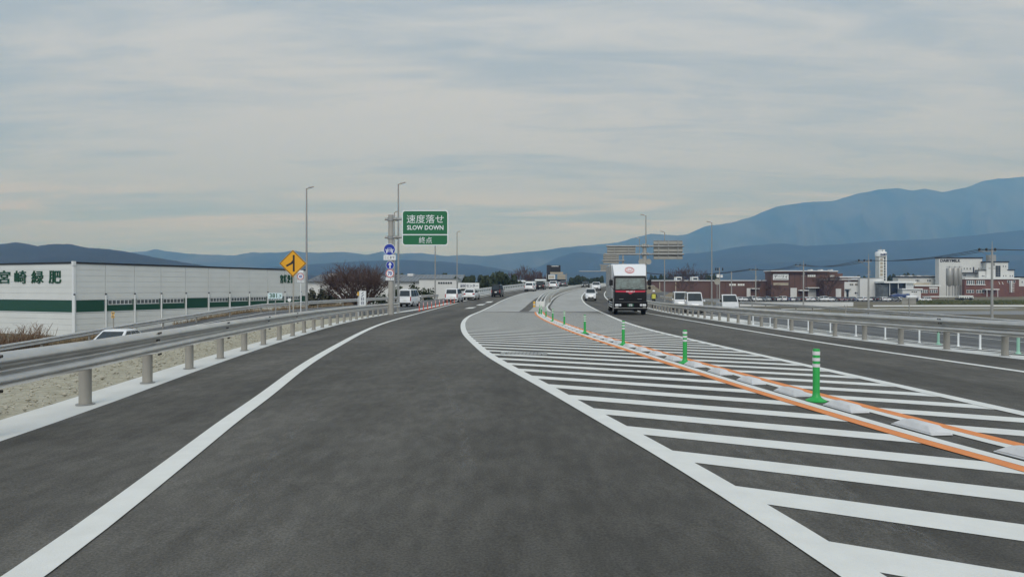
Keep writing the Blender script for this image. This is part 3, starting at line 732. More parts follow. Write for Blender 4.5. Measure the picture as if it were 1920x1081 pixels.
# --- sign backs over the right carriageway
def board_back(parent, x0, x1, z0, z1, y, rows, cols):
    pn = MB().box(x0, x1, y, y+.03, z0, z1).build('sign_panel', M_POSTDK, parent)  # dark backing, its colour standing in for shade in the gaps between slats
    h = (z1-z0)/rows
    for k in range(rows): MB().box(x0, x1, y-.13, y-.003, z0+k*h+h*.05, z0+k*h+h*.72).build('slat', M_SIGNBACK, pn)
    for k in range(cols):
        x = x0+(x1-x0)*(k+.5)/cols; MB().box(x-.05, x+.05, y-.20, y-.135, z0-.02, z1+.02).build('channel', M_STEEL, pn)
def back_sign(label, Y, xp, ytop, panels, beams, rp=.19):
    s = Y/F; gx = pX(xp, Y); gz = T(gx, Y)
    t = thing('overhead_sign', label, 'sign', (gx, Y, gz))
    MB().cyl((0, 0, 0), (0, 0, pZ(ytop, Y)-gz), rp, n=16).build('pole', M_POLE, t)
    for xa, xb, yy in beams:
        MB().tube([((xa-xp)*s, -.28, pZ(yy, Y)-gz), ((xb-xp)*s, -.28, pZ(yy, Y)-gz)], .10, 10).build('beam', M_STEEL, t)
    for xa, xb, ya, yb, r, c in panels: board_back(t, (xa-xp)*s, (xb-xp)*s, pZ(yb, Y)-gz, pZ(ya, Y)-gz, -.1, r, c)
    return t, s, gz
t, s, gz = back_sign('grey slatted backs of two overhead signs on one pole, behind the truck', 78.0, 1208.5, 457, [(1138, 1191, 462, 478, 3, 2), (1225, 1279, 451, 486, 5, 3)], [(1136, 1281, 461.5), (1132, 1281, 476.5)], .23)
for yy in (461.5, 476.5):
    for xx in (1203, 1214): MB().cyl(((xx-1208.5)*s-.06, -.28, pZ(yy, 78)-gz), ((xx-1208.5)*s+.06, -.28, pZ(yy, 78)-gz), .2, n=12).build('flange', M_STEEL, t)
for q in (-1, 1): o = MB().prism(disc(.33, 20), 0, .03).build('round_plate', M_SIGNBACK, t); o.location = (q*.42, -.22, pZ(490.5, 78)-gz)
back_sign('smaller slatted sign back on a pole beyond the truck, left of it', 112.0, 1168, 474, [(1131, 1160, 476, 494, 4, 3)], [(1128, 1171, 488.5)], .13)
back_sign('farthest slatted sign back above the truck box, on a long white cantilever', 138.0, 1172, 494, [(1126, 1140, 497, 508, 3, 2)], [(1086, 1172, 508.5), (1124, 1172, 496.5)], .14)
# --- street lamps
def lamp(label, x, yt, Y, xa, ybase=None, name='street_lamp'):
    s = Y/F; gx = pX(x, Y); gz = T(gx, Y); z = pZ(yt, Y)-gz; d = (xa-x)*s
    t = thing(name, label, 'street lamp', (gx, Y, gz), 0, 'street lamps along the expressway')
    MB().tube([(0, 0, 0), (0, 0, 1.2), (0, 0, z)], [.11, .10, .055], 10).build('pole', M_STEEL, t)
    MB().cyl((0, 0, 0), (0, 0, .25), .16, .14, 10).build('base', M_STEEL, t)
    MB().tube([(0, 0, z-.05), (d*.45, 0, z+.05)], .035, 8).build('arm', M_STEEL, t)
    MB().hexa([(d*.30, -.13, z+.0), (d*1.0, -.13, z+.10), (d*1.0, .13, z+.10), (d*.30, .13, z+.0), (d*.30, -.10, z+.12), (d*1.0, -.10, z+.17), (d*1.0, .10, z+.17), (d*.30, .10, z+.12)]).build('lamp_head', M_DARKPL if False else M_STEEL, t)
    return t
lamp('tall street lamp right of the yellow diamond sign, at the warehouse end', 575, 353, 58, 588)
lamp('tall street lamp standing beside the pole of the green sign', 747, 345, 57, 760)
lamp('street lamp half hidden behind the green sign pole', 739.5, 398, 84, 746.5)
lamp('street lamp whose top is hidden behind the green sign panel', 816, 421, 92, 826)
lamp('street lamp right of the green sign, near the writing board on the building', 857, 435, 100, 863)
lamp('tall street lamp above the overhead sign pole behind the truck', 1211, 404, 84, 1201)
lamp('street lamp behind the right overhead sign panel', 1246, 435, 104, 1238)
lamp('faint street lamp between the two overhead sign panels', 1199, 447, 122, 1192)
lamp('slim street lamp right of the overhead signs, before the brown factory', 1334.5, 417, 92, 1325)

# ================================================================== vehicles
def quad_on(a, b, c, d, u0, u1, v0, v1, off):
    """glass patch on face a-b (bottom) c-d (top, d above a): bilinear patch pushed out by off"""
    a, b, c, d = map(Vector, (a, b, c, d)); n = (b-a).cross(d-a).normalized()
    P = lambda u, v: tuple(a.lerp(b, u).lerp(d.lerp(c, u), v)+n*off)
    return [P(u0, v0), P(u1, v0), P(u1, v1), P(u0, v1)]
STY = {  # L, W, H, belt, hood z, base rear/front y, roof rear/front y, hood break y, clearance, wheel r
 'keivan': (3.4, 1.48, 1.88, 1.02, .96, -1.66, 1.52, -1.58, .82, 1.45, .24, .27),
 'keiwagon': (3.4, 1.48, 1.66, .98, .90, -1.64, .95, -1.50, .35, .85, .22, .28),
 'minivan': (4.4, 1.70, 1.76, 1.02, .90, -2.12, 1.35, -1.98, .50, 1.25, .22, .31),
 'hatch': (3.95, 1.70, 1.50, .94, .84, -1.90, .98, -1.35, .20, .85, .20, .30),
 'suv': (4.6, 1.86, 1.68, 1.06, .98, -2.15, .95, -1.65, .15, .85, .26, .36),
 'sedan': (4.55, 1.76, 1.44, .92, .82, -1.55, .95, -.85, .15, .85, .20, .31),
}
def car(style, paint, label, name='parked_car', detail=True, glass=None):
    Ln, W, Ht, belt, hood, br, bf, rr_, rf, hb, clr, wr = STY[style]
    glass = glass or M_GLASS
    t = thing(name, label, 'car'); hl = Ln/2; w = W/2
    st = [(-hl, belt-.30, .86), (-hl+.06, belt-.06, .93), (-hl+.2, belt, .97), (0, belt, 1.0), (hb, belt, .99), (hl-.28, hood, .95), (hl-.06, hood-.10, .88), (hl, hood-.30, .82)]
    rings = []
    for y, zt, f in st:
        zb = clr+(.10 if abs(y) > hl-.1 else 0); zm = (zb+zt)*.5
        rings.append([(-w*f*.92, y, zb), (w*f*.92, y, zb), (w*f, y, zb+.12), (w*f, y, zm+.05), (w*f*.965, y, zt-.05), (w*f*.90, y, zt), (-w*f*.90, y, zt), (-w*f*.965, y, zt-.05), (-w*f, y, zm+.05), (-w*f, y, zb+.12)])
    b = MB(); b.loft(rings)
    wb, wt = w*.93, w*(.84 if style in ('keivan', 'minivan', 'keiwagon') else .74)
    zt = Ht-.05
    b.taper(-wb, wb, br, bf, belt-.05, -wt, wt, rr_, rf, zt)
    b.taper(-wt, wt, rr_, rf, zt-.001, -wt*.86, wt*.86, rr_+.12, rf-.14, Ht)
    b.build('body', paint, t, bevel=.035, ang=50)
    B = belt-.05
    A = dict(fl=(-wb, bf, B), fr=(wb, bf, B), rl=(-wb, br, B), rr=(wb, br, B), Fl=(-wt, rf, zt), Fr=(wt, rf, zt), Rl=(-wt, rr_, zt), Rr=(wt, rr_, zt))
    MB().face(quad_on(A['fr'], A['fl'], A['Fl'], A['Fr'], .05, .95, .13, .93, .012)).build('windscreen', glass, t)
    MB().face(quad_on(A['rl'], A['rr'], A['Rr'], A['Rl'], .08, .92, .18, .88, .012)).build('rear_window', glass, t)
    for u0, u1 in ((.06, .36), (.39, .66), (.69, .93)):
        MB().face(quad_on(A['rr'], A['fr'], A['Fr'], A['Rr'], u0, u1, .16, .90, .012)).build('side_window', glass, t)
        MB().face(quad_on(A['fl'], A['rl'], A['Rl'], A['Fl'], 1-u1, 1-u0, .16, .90, .012)).build('side_window', glass, t)
    for sx_ in (-1, 1):
        for yy in (hl*.62, -hl*.60):
            o = MB().cyl((sx_*(w-.20), 0, 0), (sx_*(w+.012), 0, 0), wr, n=18).build('wheel', M_TYRE, t); o.location = (0, yy, wr)
            MB().cyl((sx_*(w+.011), 0, 0), (sx_*(w+.020), 0, 0), wr*.62, n=14).build('rim', M_RIM, o)
        MB().box(*sorted((sx_*w*.42, sx_*w*.80)), hl-.13, hl+.012, hood-.26, hood-.12).build('headlight', M_LAMP, t, bevel=.02)
        if style in ('keivan', 'minivan', 'keiwagon', 'suv'): MB().box(*sorted((sx_*w*.80, sx_*w*.93)), -hl-.012, -hl+.1, .62, belt+.05).build('tail_lamp', M_TAIL, t, bevel=.015)
        else: MB().box(*sorted((sx_*w*.58, sx_*w*.92)), -hl-.012, -hl+.1, belt-.22, belt-.04).build('tail_lamp', M_TAIL, t, bevel=.015)
        MB().box(*sorted((sx_*w*1.0, sx_*(w+.16))), bf-.30, bf-.20, belt+.02, belt+.16).build('mirror', paint, t, bevel=.02)
    MB().box(-w*.50, w*.50, hl-.05, hl+.014, clr+.10, clr+.27).build('grille', M_DARKPL, t)
    MB().box(-w*.85, w*.85, -hl-.014, -hl+.08, clr+.02, clr+.20).build('rear_bumper', M_DARKPL, t)
    MB().box(-.165, .165, hl+.014, hl+.022, clr+.20, clr+.36).build('number_plate', M_PLATE, t)
    MB().box(-.165, .165, -hl-.026, -hl-.015, belt-.38, belt-.22).build('number_plate', M_PLATE, t)
    return t
def place(o, p, heading): o.location = p; o.rotation_euler = (0, 0, heading); return o
def roadp(x, Y): X = pX(x, Y); return Vector((X, Y, T(X, Y)+.002))
def tang(f, Y): return -math.atan((f(Y+1)-f(Y-1))/2)
G_L = 'vehicles driving away on the left carriageway'
# left side, seen from behind
p = Vector((pX(232, 37.5), 37.5, T(pX(232, 37.5), 37.5)+.12)); place(car('sedan', M_WPAINT, 'white car on the left ramp, only its roof and windows above the guardrail', 'car'), p, math.radians(-1))
place(car('keivan', M_WPAINT, 'white boxy van right of the green sign pole, at the guardrail end', 'van'), roadp(768, 74), tang(RAILL, 80)*.35)
place(car('minivan', M_WPAINT, 'white minivan behind the row of orange posts', 'minivan'), roadp(852, 87), -.10)
place(car('hatch', M_WPAINT, 'white hatchback just ahead of the minivan by the orange posts', 'car'), roadp(884.5, 95), -.14)
place(car('keivan', M_BPAINT, 'black boxy van alone on the left carriageway', 'van'), roadp(933, 105), tang(LLINE, 105))
place(car('suv', M_WPAINT, 'white car in the far queue, left of the black one', 'car'), roadp(994.5, 132), tang(LLINE, 132)*.8)
place(car('minivan', M_BPAINT, 'black minivan in the far queue between two white cars', 'minivan'), roadp(1014.5, 142), tang(LLINE, 142)*.8)
place(car('suv', M_WPAINT, 'white car in the far queue, right of the black minivan', 'car'), roadp(1039, 149), tang(LLINE, 149)*.8)
place(car('sedan', M_GPAINT, 'dark car at the very front of the far queue, left of the board', 'car'), roadp(1057, 168), tang(LLINE, 168)*.8)
# oncoming
place(car('keiwagon', M_WPAINT, 'small white wagon coming round the bend left of the truck', 'car'), roadp(1107, 92), PI+tang(RL, 92))
place(car('suv', M_WPAINT, 'white wide SUV behind the small white wagon', 'car'), roadp(1118, 138), PI+tang(RL, 125))
place(car('sedan', M_BPAINT, 'dark sedan at the far crest, left of the white SUV', 'car'), roadp(1098, 160), PI+tang(RL, 140))
# side road on the right
place(car('keivan', M_WPAINT, 'white van with tall roof, rear one of the pair right of the truck', 'van'), roadp(1275, 70), PI-.16)
place(car('keivan', M_WPAINT, 'white van, front one of the pair right of the truck', 'van'), roadp(1300, 62), PI-.16)
def kei_truck(label):
    t = car('keivan', M_WPAINT, label, 'small_truck'); return t
def small_truck(label):
    w = .74; t = thing('small_truck', label, 'truck')
    b = MB(); b.taper(-w, w, .45, 1.69, .30, -w, w, .45, 1.62, 1.05); b.taper(-w, w, .45, 1.62, 1.049, -w*.86, w*.86, .52, 1.02, 1.78); b.build('cab', M_WPAINT, t, bevel=.05, ang=50)
    MB().face(quad_on((w, 1.62, 1.05), (-w, 1.62, 1.05), (-w*.86, 1.02, 1.78), (w*.86, 1.02, 1.78), .06, .94, .08, .88, .012)).build('windscreen', M_GLASS, t)
    for s_ in (-1, 1):
        MB().face(quad_on(*([(w, .45, 1.05), (w, 1.62, 1.05), (w*.86, 1.02, 1.78), (w*.86, .52, 1.78)] if s_ > 0 else [(-w, 1.62, 1.05), (-w, .45, 1.05), (-w*.86, .52, 1.78), (-w*.86, 1.02, 1.78)]), .12, .88, .12, .86, .012)).build('side_window', M_GLASS, t)
        for yy in (1.05, -1.0):
            o = MB().cyl((s_*(w-.18), 0, 0), (s_*(w+.01), 0, 0), .27, n=16).build('wheel', M_TYRE, t); o.location = (0, yy, .27); MB().cyl((s_*(w+.009), 0, 0), (s_*(w+.02), 0, 0), .16, n=12).build('rim', M_RIM, o)
        MB().box(*sorted((s_*.42, s_*.66)), 1.60, 1.70, .62, .78).build('headlight', M_LAMP, t, bevel=.02)
        MB().box(*sorted((s_*w, s_*(w+.16))), 1.30, 1.38, 1.10, 1.30).build('mirror', M_DARKPL, t)
        MB().box(*sorted((s_*(w-.03), s_*w)), -1.69, .40, .66, .98).build('side_board', M_WPAINT, t)
    MB().box(-w, w, -1.69, .40, .56, .655).build('bed', M_WPAINT, t); MB().box(-w+.031, w-.031, -1.69, -1.66, .66, .98).build('tail_board', M_WPAINT, t)
    MB().box(-.6, .6, -1.6, 1.5, .34, .555).build('chassis', M_DARKPL, t)
    MB().box(-.165, .165, 1.69, 1.70, .42, .56).build('number_plate', M_PLATE, t); MB().box(-.5, .5, 1.64, 1.695, .30, .40).build('bumper', M_DARKPL, t)
    return t
place(small_truck('small white pickup truck with low bed on the side road, right of the vans'), roadp(1363, 64), PI-.12)

# ---- the lorry
def lorry():
    t = thing('box_truck', 'black and white box truck with a red band, facing the camera in the right lane', 'truck')
    W = 1.16
    def slab(name, pts, m, parent=t, bevel=0): return MB().hexa(pts).build(name, m, parent, bevel=bevel)
    # cab: lower black body, upper pillars
    b = MB()
    b.taper(-W, W, -1.75, .0, .52, -W, W, -1.75, .0, 1.74)
    b.taper(-W, W, -1.75, 0, 1.739, -W*.97, W*.97, -1.75, -.22, 2.80)
    cab = b.build('cab', M_BPAINT, t, bevel=.07, ang=50)
    MB().face(quad_on((W, 0, 1.74), (-W, 0, 1.74), (-W*.97, -.22, 2.80), (W*.97, -.22, 2.80), .055, .945, .07, .93, .014)).build('windscreen', M_WGLASS, cab)
    ws = cab.children[0]
    MB().face(quad_on((W, 0, 1.74), (-W, 0, 1.74), (-W*.97, -.22, 2.80), (W*.97, -.22, 2.80), .03, .97, .84, .965, .017)).build('sun_visor', M_DARKPL, cab)
    # dashboard things seen through the glass, wipers
    for k, xx in enumerate((.62, .05, -.55)):
        MB().tube([(xx+.30, .035, 1.79), (xx-.22, .005, 1.93)], .014, 6).build('wiper', M_DARKPL, cab)
    for s_ in (-1, 1):
        q = [(W, -1.5, 1.74), (W, 0, 1.74), (W*.97, -.22, 2.80), (W*.97, -1.5, 2.80)] if s_ > 0 else [(-W, 0, 1.74), (-W, -1.5, 1.74), (-W*.97, -1.5, 2.80), (-W*.97, -.22, 2.80)]
        MB().face(quad_on(*q, .25, .93, .08, .80, .014)).build('side_window', M_GLASS, cab)
    # red band with its pointed centre and the maker's lettering
    MB().prism([(-1.08, 1.745), (1.08, 1.745), (1.03, 1.625), (.22, 1.605), (0, 1.47), (-.22, 1.605), (-1.03, 1.625)], .012, .034).build('red_band', mat('band_red', (.55, .035, .065), .35, var=.05), t)
    lettering('ISUZU', M_SIGNW, t, (0, .038, 1.675), .60, .105, '+y', bold=.02)
    # grille
    MB().box(-1.02, 1.02, .0, .03, .98, 1.56).build('grille', M_DARKPL, t)
    for z in (1.06, 1.20, 1.34): MB().box(-.9, .9, .03, .05, z, z+.05).build('grille_bar', M_BPAINT, t)
    for s_ in (-1, 1): MB().box(*sorted((s_*.50, s_*.80)), .05, .056, 1.12, 1.15).build('grille_trim', M_STEEL, t)
    # bumper, lamps
    MB().taper(-1.2, 1.2, -.35, .10, .33, -1.2, 1.2, -.35, .16, .95).build('bumper', M_BPAINT, t, bevel=.05)
    MB().box(-1.19, 1.19, .150, .17, .47, .51).build('bumper_trim', M_STEEL, t)
    for s_ in (-1, 1):
        h = MB().box(*sorted((s_*.66, s_*1.10)), .10, .175, .62, .78).build('headlight', M_LAMP, t, bevel=.03)
        MB().box(*sorted((s_*.80, s_*.84)), .176, .182, .62, .78).build('lamp_divider', M_DARKPL, h)
        MB().box(*sorted((s_*.86, s_*1.08)), .10, .172, .50, .57).build('fog_lamp', M_STEEL, t, bevel=.02)
        # mirrors on stalks
        m_ = MB().box(*sorted((s_*1.24, s_*1.50)), -.20, -.05, 2.10, 2.52).build('mirror', M_DARKPL, t, bevel=.05)
        MB().tube([(s_*1.10, -.2, 2.62), (s_*1.38, -.12, 2.60), (s_*1.38, -.12, 2.05), (s_*1.13, -.2, 1.75)], .02, 6).build('mirror_stay', M_DARKPL, m_)
    MB().box(-1.46, -1.28, -.20, -.06, 1.82, 2.04).build('lower_mirror', M_DARKPL, t, bevel=.04)
    MB().box(-.22, .22, .165, .185, .60, .80).build('number_plate', mat('plate_green', (.008, .075, .04), .5), t)
    pl = [o for o in t.children if o.name.startswith('number_plate')][0]
    b = MB()
    for xx, ww in ((.12, .018), (.06, .05), (-.03, .05), (-.09, .05)): b.box(xx-ww/2, xx+ww/2, .186, .19, .63, .71)
    b.box(-.12, .12, .186, .19, .74, .775); b.build('plate_figures', M_SIGNW, pl)
    # roof wind deflector, faceted, with the round emblem
    d = MB()
    P_ = [(-1.14,-.22,2.79),(1.14,-.22,2.79),(.66,-1.22,3.66),(-.66,-1.22,3.66),(1.21,-1.02,3.60),(-1.21,-1.02,3.60),(1.21,-1.80,3.66),(-1.21,-1.80,3.66),(1.16,-1.80,2.79),(-1.16,-1.80,2.79)]
    d.v = P_; d.f = [(0,1,2,3),(1,4,2),(0,3,5),(1,8,6,4),(0,5,7,9),(2,4,6),(3,7,5),(2,6,7,3),(0,9,8,1),(8,9,7,6)]
    df = d.build('wind_deflector', M_WPAINT, t, bevel=.05, ang=30)
    # emblem on the sloping face
    f0, f1 = Vector((0, -.22, 2.79)), Vector((0, -1.22, 3.66)); up = (f1-f0).normalized(); nrm = Vector((0, up.z, -up.y))
    cE = f0.lerp(f1, .48)
    def ring(rx, ry, rx2, ry2, name):
        pts = []
        b = MB(); n = 32
        R = [[tuple(cE+Vector((1, 0, 0))*(a*math.cos(2*PI*k/n))+up*(c_*math.sin(2*PI*k/n))+nrm*.024) for k in range(n)] for a, c_ in ((rx, ry), (rx2, ry2))]
        i0 = len(b.v); b.v += R[0]+R[1]
        for k in range(n): b.f.append((i0+k, i0+(k+1) % n, i0+n+(k+1) % n, i0+n+k))
        return b.build(name, mat('emblem_red', (.62, .16, .15), .5), df)
    ring(.34, .36, .305, .32, 'emblem_ring'); ring(.27, .29, .24, .255, 'emblem_ring')
    b = MB()
    for xx, a, c_ in ((-.13, -.10, .14), (-.05, -.14, .06), (.03, -.14, .14), (.13, -.10, .14)):
        b.face([tuple(cE+Vector((q, 0, 0))+up*v+nrm*.025) for q, v in ((xx-.014, a), (xx+.014, a), (xx+.014, c_), (xx-.014, c_))])
    b.face([tuple(cE+Vector((q, 0, 0))+up*v+nrm*.0255) for q, v in ((-.10, -.14), (.16, -.14), (.16, -.11), (-.10, -.11))])
    b.face([tuple(cE+Vector((q, 0, 0))+up*v+nrm*.0255) for q, v in ((-.012, -.34), (.012, -.34), (.012, -.20), (-.012, -.20))])
    b.build('emblem', mat('emblem_red', (.62, .16, .15)), df)
    # box body with ribs and lower boards
    bw = 1.245
    bx = MB().box(-bw, bw, -9.3, -1.95, 1.15, 3.70).build('box_body', M_WPAINT, t, bevel=.03)
    for s_ in (-1, 1):
        for k in range(9):
            y = -9.2+k*.9; MB().box(*sorted((s_*(bw+.001), s_*(bw+.025))), y, y+.06, 1.25, 3.60).build('side_rib', M_STEEL, bx)
        MB().box(*sorted((s_*(bw+.001), s_*(bw+.03))), -9.3, -1.95, 1.12, 1.24).build('side_sill', M_STEEL, bx)
        MB().box(*sorted((s_*(bw+.001), s_*(bw+.03))), -9.3, -1.95, 2.16, 2.24).build('side_rail', M_STEEL, bx)
        for z in (.45, .62, .80): MB().box(*sorted((s_*1.12, s_*1.17)), -6.6, -2.6, z, z+.07).build('side_guard', M_SIGNW, t)
        for yy in (-.95, -7.0, -8.1):
            o = MB().cyl((s_*.86, 0, 0), (s_*1.15, 0, 0), .46, n=22).build('wheel', M_TYRE, t); o.location = (0, yy, .46)
            MB().cyl((s_*1.149, 0, 0), (s_*1.165, 0, 0), .27, n=16).build('rim', M_RIM, o)
    MB().box(-.9, .9, -9.2, -.4, .60, 1.12).build('chassis', M_DARKPL, t)
    MB().box(-1.05, 1.05, -1.95, -1.75, .9, 3.3).build('cab_back', M_DARKPL, t)
    return t
tr = lorry(); Yt = 48.6; X = pX(1182, Yt); place(tr, (X, Yt, zr(Yt)+.002), PI-.088)

# ---- traffic guard behind the right guardrail
def person(label, loc, rot):
    t = thing('person', label, 'person', loc, rot)
    J = [(0,0,.95),(0,0,1.18),(0,0,1.40),(0,0,1.50),(0,.02,1.62),(.19,0,1.40),(.27,.02,1.12),(.25,.16,.92),(-.19,0,1.40),(-.30,.06,1.15),(-.30,.26,1.02),(.10,0,.90),(.12,.03,.48),(.12,-.02,.06),(.12,.12,.03),(-.10,0,.90),(-.13,.04,.48),(-.13,-.01,.06),(-.13,.13,.03)]
    E_ = [(0,1),(1,2),(2,3),(3,4),(2,5),(5,6),(6,7),(2,8),(8,9),(9,10),(0,11),(11,12),(12,13),(13,14),(0,15),(15,16),(16,17),(17,18)]
    R_ = [.15,.15,.16,.06,.10,.075,.05,.04,.075,.05,.04,.10,.07,.05,.04,.10,.07,.05,.04]
    me = bpy.data.meshes.new('body'); me.from_pydata(J, E_, []); me.materials.append(M_CLOTH)
    o = bpy.data.objects.new('body', me); COL.objects.link(o); o.parent = t
    o.modifiers.new('skin', 'SKIN'); me.skin_vertices[0].data[0].use_root = True
    for i, r in enumerate(R_): me.skin_vertices[0].data[i].radius = (r, r*.85)
    s_ = o.modifiers.new('sub', 'SUBSURF'); s_.levels = 1; s_.render_levels = 1
    b = MB(); b.loft([[(q*math.cos(2*PI*k/14), q*1.15*math.sin(2*PI*k/14)+.02, z) for k in range(14)] for q, z in ((.05,1.50),(.085,1.55),(.10,1.63),(.09,1.70),(.05,1.74))]); b.build('head', M_SKIN, t)
    b = MB(); b.loft([[(q*math.cos(2*PI*k/14), q*1.15*math.sin(2*PI*k/14)+.02, z) for k in range(14)] for q, z in ((.145,1.665),(.125,1.68),(.12,1.74),(.09,1.80),(.03,1.82))]); b.build('helmet', M_SIGNW, t)
    b = MB(); b.loft([[(q*math.cos(2*PI*k/16), q*.72*math.sin(2*PI*k/16), z) for k in range(16)] for q, z in ((.215,.98),(.21,1.15),(.225,1.34),(.19,1.43))], caps=False); b.build('vest', mat('vest_yellow', (.62, .60, .10), .6), t)
    return t
person('traffic guard in white helmet and yellow vest behind the guardrail beside the truck', (KR(66.5)+.50, 66.5, zr(66.5)+.012), PI-.2)

# ================================================================== white warehouse on the left
WG = -5.0; th = math.atan2(.923, .385)
t = thing('warehouse', 'long white warehouse with a green band, ribbon windows and big green characters', 'warehouse', (-55, 85, WG), th)
BAY = 4.23; NB = 10; LEN = BAY*NB+1.4; WID = 44.0; HT = 9.18; b0, b1 = 2.95, 4.53
MB().box(.12, LEN-.02, .12, WID, 0, HT-.06).build('wall', M_WHITE, t)
MB().box(-.12, LEN+.1, -.12, WID+.1, HT-.05, HT+.16).build('roof', M_DARK, t)
MB().box(-.16, .2, -.16, .2, HT-.3, HT+.24).build('corner_cap', M_SIGNW, t)
rows = [(0+.71*k, .71*(k+1)) for k in range(4)]+[(b1+.09+(HT-.06-b1-.09)/6*k, b1+.09+(HT-.06-b1-.09)/6*(k+1)) for k in range(6)]
bays = [(k*BAY, min((k+1)*BAY, LEN)) for k in range(NB+1)]
g = .010
for za, zb in rows:
    for xa, xb in bays: MB().box(xa+.03, xb-.03, .0, .115, za+g, zb-g).build('panel', M_PANEL, t)
    for ya, yb in ((.12, 15.5), (15.5, 29.5), (29.5, WID)): MB().box(.0, .115, ya+.03, yb-.03, za+g, zb-g).build('panel', M_PANEL, t)
for k, (xa, xb) in enumerate(bays):
    win = k in (1, 2, 3, 5, 6, 7, 8, 9)
    zt_ = b1 if not win else b1-.68
    MB().box(xa+.14, xb-.14, .02, .115, b0+.06, zt_-.05).build('green_panel', M_GREENW, t)
    if win:
        MB().box(xa+.13, xa+.32, .02, .115, zt_, b1-.03).build('green_panel', M_GREENW, t)
        xa_, xb_ = xa+.36, xb-.34
        MB().box(xb-.30, xb-.14, .02, .115, zt_, b1-.03).build('green_panel', M_GREENW, t)
        f = MB().box(xa_, xb_, .0, .114, zt_-.03, b1-.02).build('window', M_SIGNW, t)
        n_ = 6; q = (xb_-xa_)/n_
        for i in range(n_): MB().box(xa_+q*i+.06, xa_+q*(i+1)-.06, -.012, -.002, zt_+.07, b1-.12).build('pane', M_PANE, f)
    MB().cyl((xa, -.12, 0), (xa, -.12, b1+.62), .085, n=8).build('downpipe', M_SIGNW, t); MB().cyl((xa, -.12, b1+.62), (xa, -.12, b1+.80), .11, n=8).build('pipe_head', M_DARK, t)
for z in (b0-.06, b1+.0):
    MB().box(.0, LEN, -.03, .118, z, z+.085).build('trim', M_SIGNW, t); MB().box(-.03, .118, .0, WID, z, z+.085).build('trim', M_SIGNW, t)
for ya, yb in ((.3, 15.35), (15.65, 29.4), (29.6, WID)): MB().box(.02, .115, ya, yb, b0+.06, b1-.04).build('green_panel', M_GREENW, t)
MB().box(-.05, .1, 15.36, 15.64, 0, HT).build('pilaster', M_SIGNW, t); MB().box(-.06, .25, -.06, .25, 0, HT-.3).build('corner_post', M_SIGNW, t)
for ch, x in zip('宮崎緑肥', (9, 39, 71, 104)):
    r = (960-x)/F; tt = (85*r-55)/(.923-.385*r)
    zz = pZ(519, 85+.385*tt)-WG; hh = 24*(85+.385*tt)/F
    lettering(ch, M_INKG, t, (-.06, tt, zz), hh*1.42, hh, '-x', bold=.008, depth=.12)
for i, ch in enumerate('宮崎緑肥'): lettering(ch, M_INKG, t, (37.3+i*.92, -.06, pZ(522.5, 119)-WG), .74, 1.5, '-y', bold=.03, depth=.10)

# ================================================================== facade helper for the buildings seen frontally
class Fac:
    def __init__(s, name, label, cat, x0, x1, Y, zg=None, rot=0):
        s.Y, s.k = Y, Y/F; s.xc = (x0+x1)/2; X = pX(s.xc, Y); s.g = T(X, Y) if zg is None else zg
        s.t = thing(name, label, cat, (X, Y, s.g), rot); s.x0, s.x1 = x0, x1
    def x(s, px): return (px-s.xc)*s.k
    def z(s, py): return pZ(py, s.Y)-s.g
    def box(s, name, m, x0, x1, y0, y1, d0, d1, parent=None, base=False):
        """pixels x0..x1, y0 (top)..y1 (bottom); depth d0..d1 metres behind the front"""
        return MB().box(s.x(x0), s.x(x1), d0, d1, 0 if base else s.z(y1), s.z(y0)).build(name, m, parent or s.t)
    def window(s, x0, x1, y0, y1, n=1, m=None, fr=None, d=0.0, name='window'):
        f = s.box(name, fr or M_SIGNW, x0, x1, y0, y1, d-.06, d-.004)
        q = (x1-x0)/n; e = min(.18*q, .5)
        for i in range(n): s.box('pane', m or M_DKPANE, x0+q*i+e, x0+q*(i+1)-e, y0+.35, y1-.35, d-.075, d-.062, f)
        return f

# --- blue-grey roofed hall behind the bare tree
f = Fac('hall', 'long low hall with blue-grey roof and white walls behind the bare tree', 'hall', 577, 864, 175, ZL)
f.box('wall', M_WHITE, 577, 864, 527.3, 0, 0, 24, base=True)
b = MB(); xa, xb = f.x(575), f.x(866)
b.prism([(-.8, f.z(527.8)), (12, f.z(514.5)), (24.8, f.z(527.8)), (24.8, f.z(526.8)), (12, f.z(513.2)), (-.8, f.z(526.6))], xa, xb, 'x'); rf = b.build('roof', M_ROOFG, f.t)
for k in range(44):
    xx = xa+.3+(xb-xa-.6)*k/43
    MB().hexa([(xx-.06, -.78, f.z(526.6)+.0), (xx+.06, -.78, f.z(526.6)), (xx+.06, 11.9, f.z(513.2)), (xx-.06, 11.9, f.z(513.2)), (xx-.04, -.78, f.z(526.6)+.12), (xx+.04, -.78, f.z(526.6)+.12), (xx+.04, 11.9, f.z(513.2)+.12), (xx-.04, 11.9, f.z(513.2)+.12)]).build('roof_rib', M_ROOFG, rf)
for x in (601, 755): f.box('roof_vent', M_WHITE, x, x+11, 511.5, 516.5, 8, 12)
for x in (606, 628, 668, 681, 695, 708): f.window(x, x+6, 530.5, 534, 1)
f = Fac('annex', 'white flat annex with a row of small dark windows left of the writing board', 'building', 786, 857, 158, ZL)
f.box('wall', M_WHITE, 786, 857, 523, 0, 0, 12, base=True); f.box('roof', M_ROOFG, 785, 858, 521.8, 523, -.3, 12.3)
f.window(821, 848, 528, 532.3, 6)
f = Fac('notice_board', 'white board with dark blue Japanese lettering by the guardrail, right of the annex', 'sign', 859, 898.5, 132)
pn = f.box('board', M_SIGNW, 859, 898.5, 530, 541, 0, .12)
for x in (862, 878, 895): f.box('leg', M_STEEL, x-.4, x+.4, 541, 0, .02, .10, base=True)
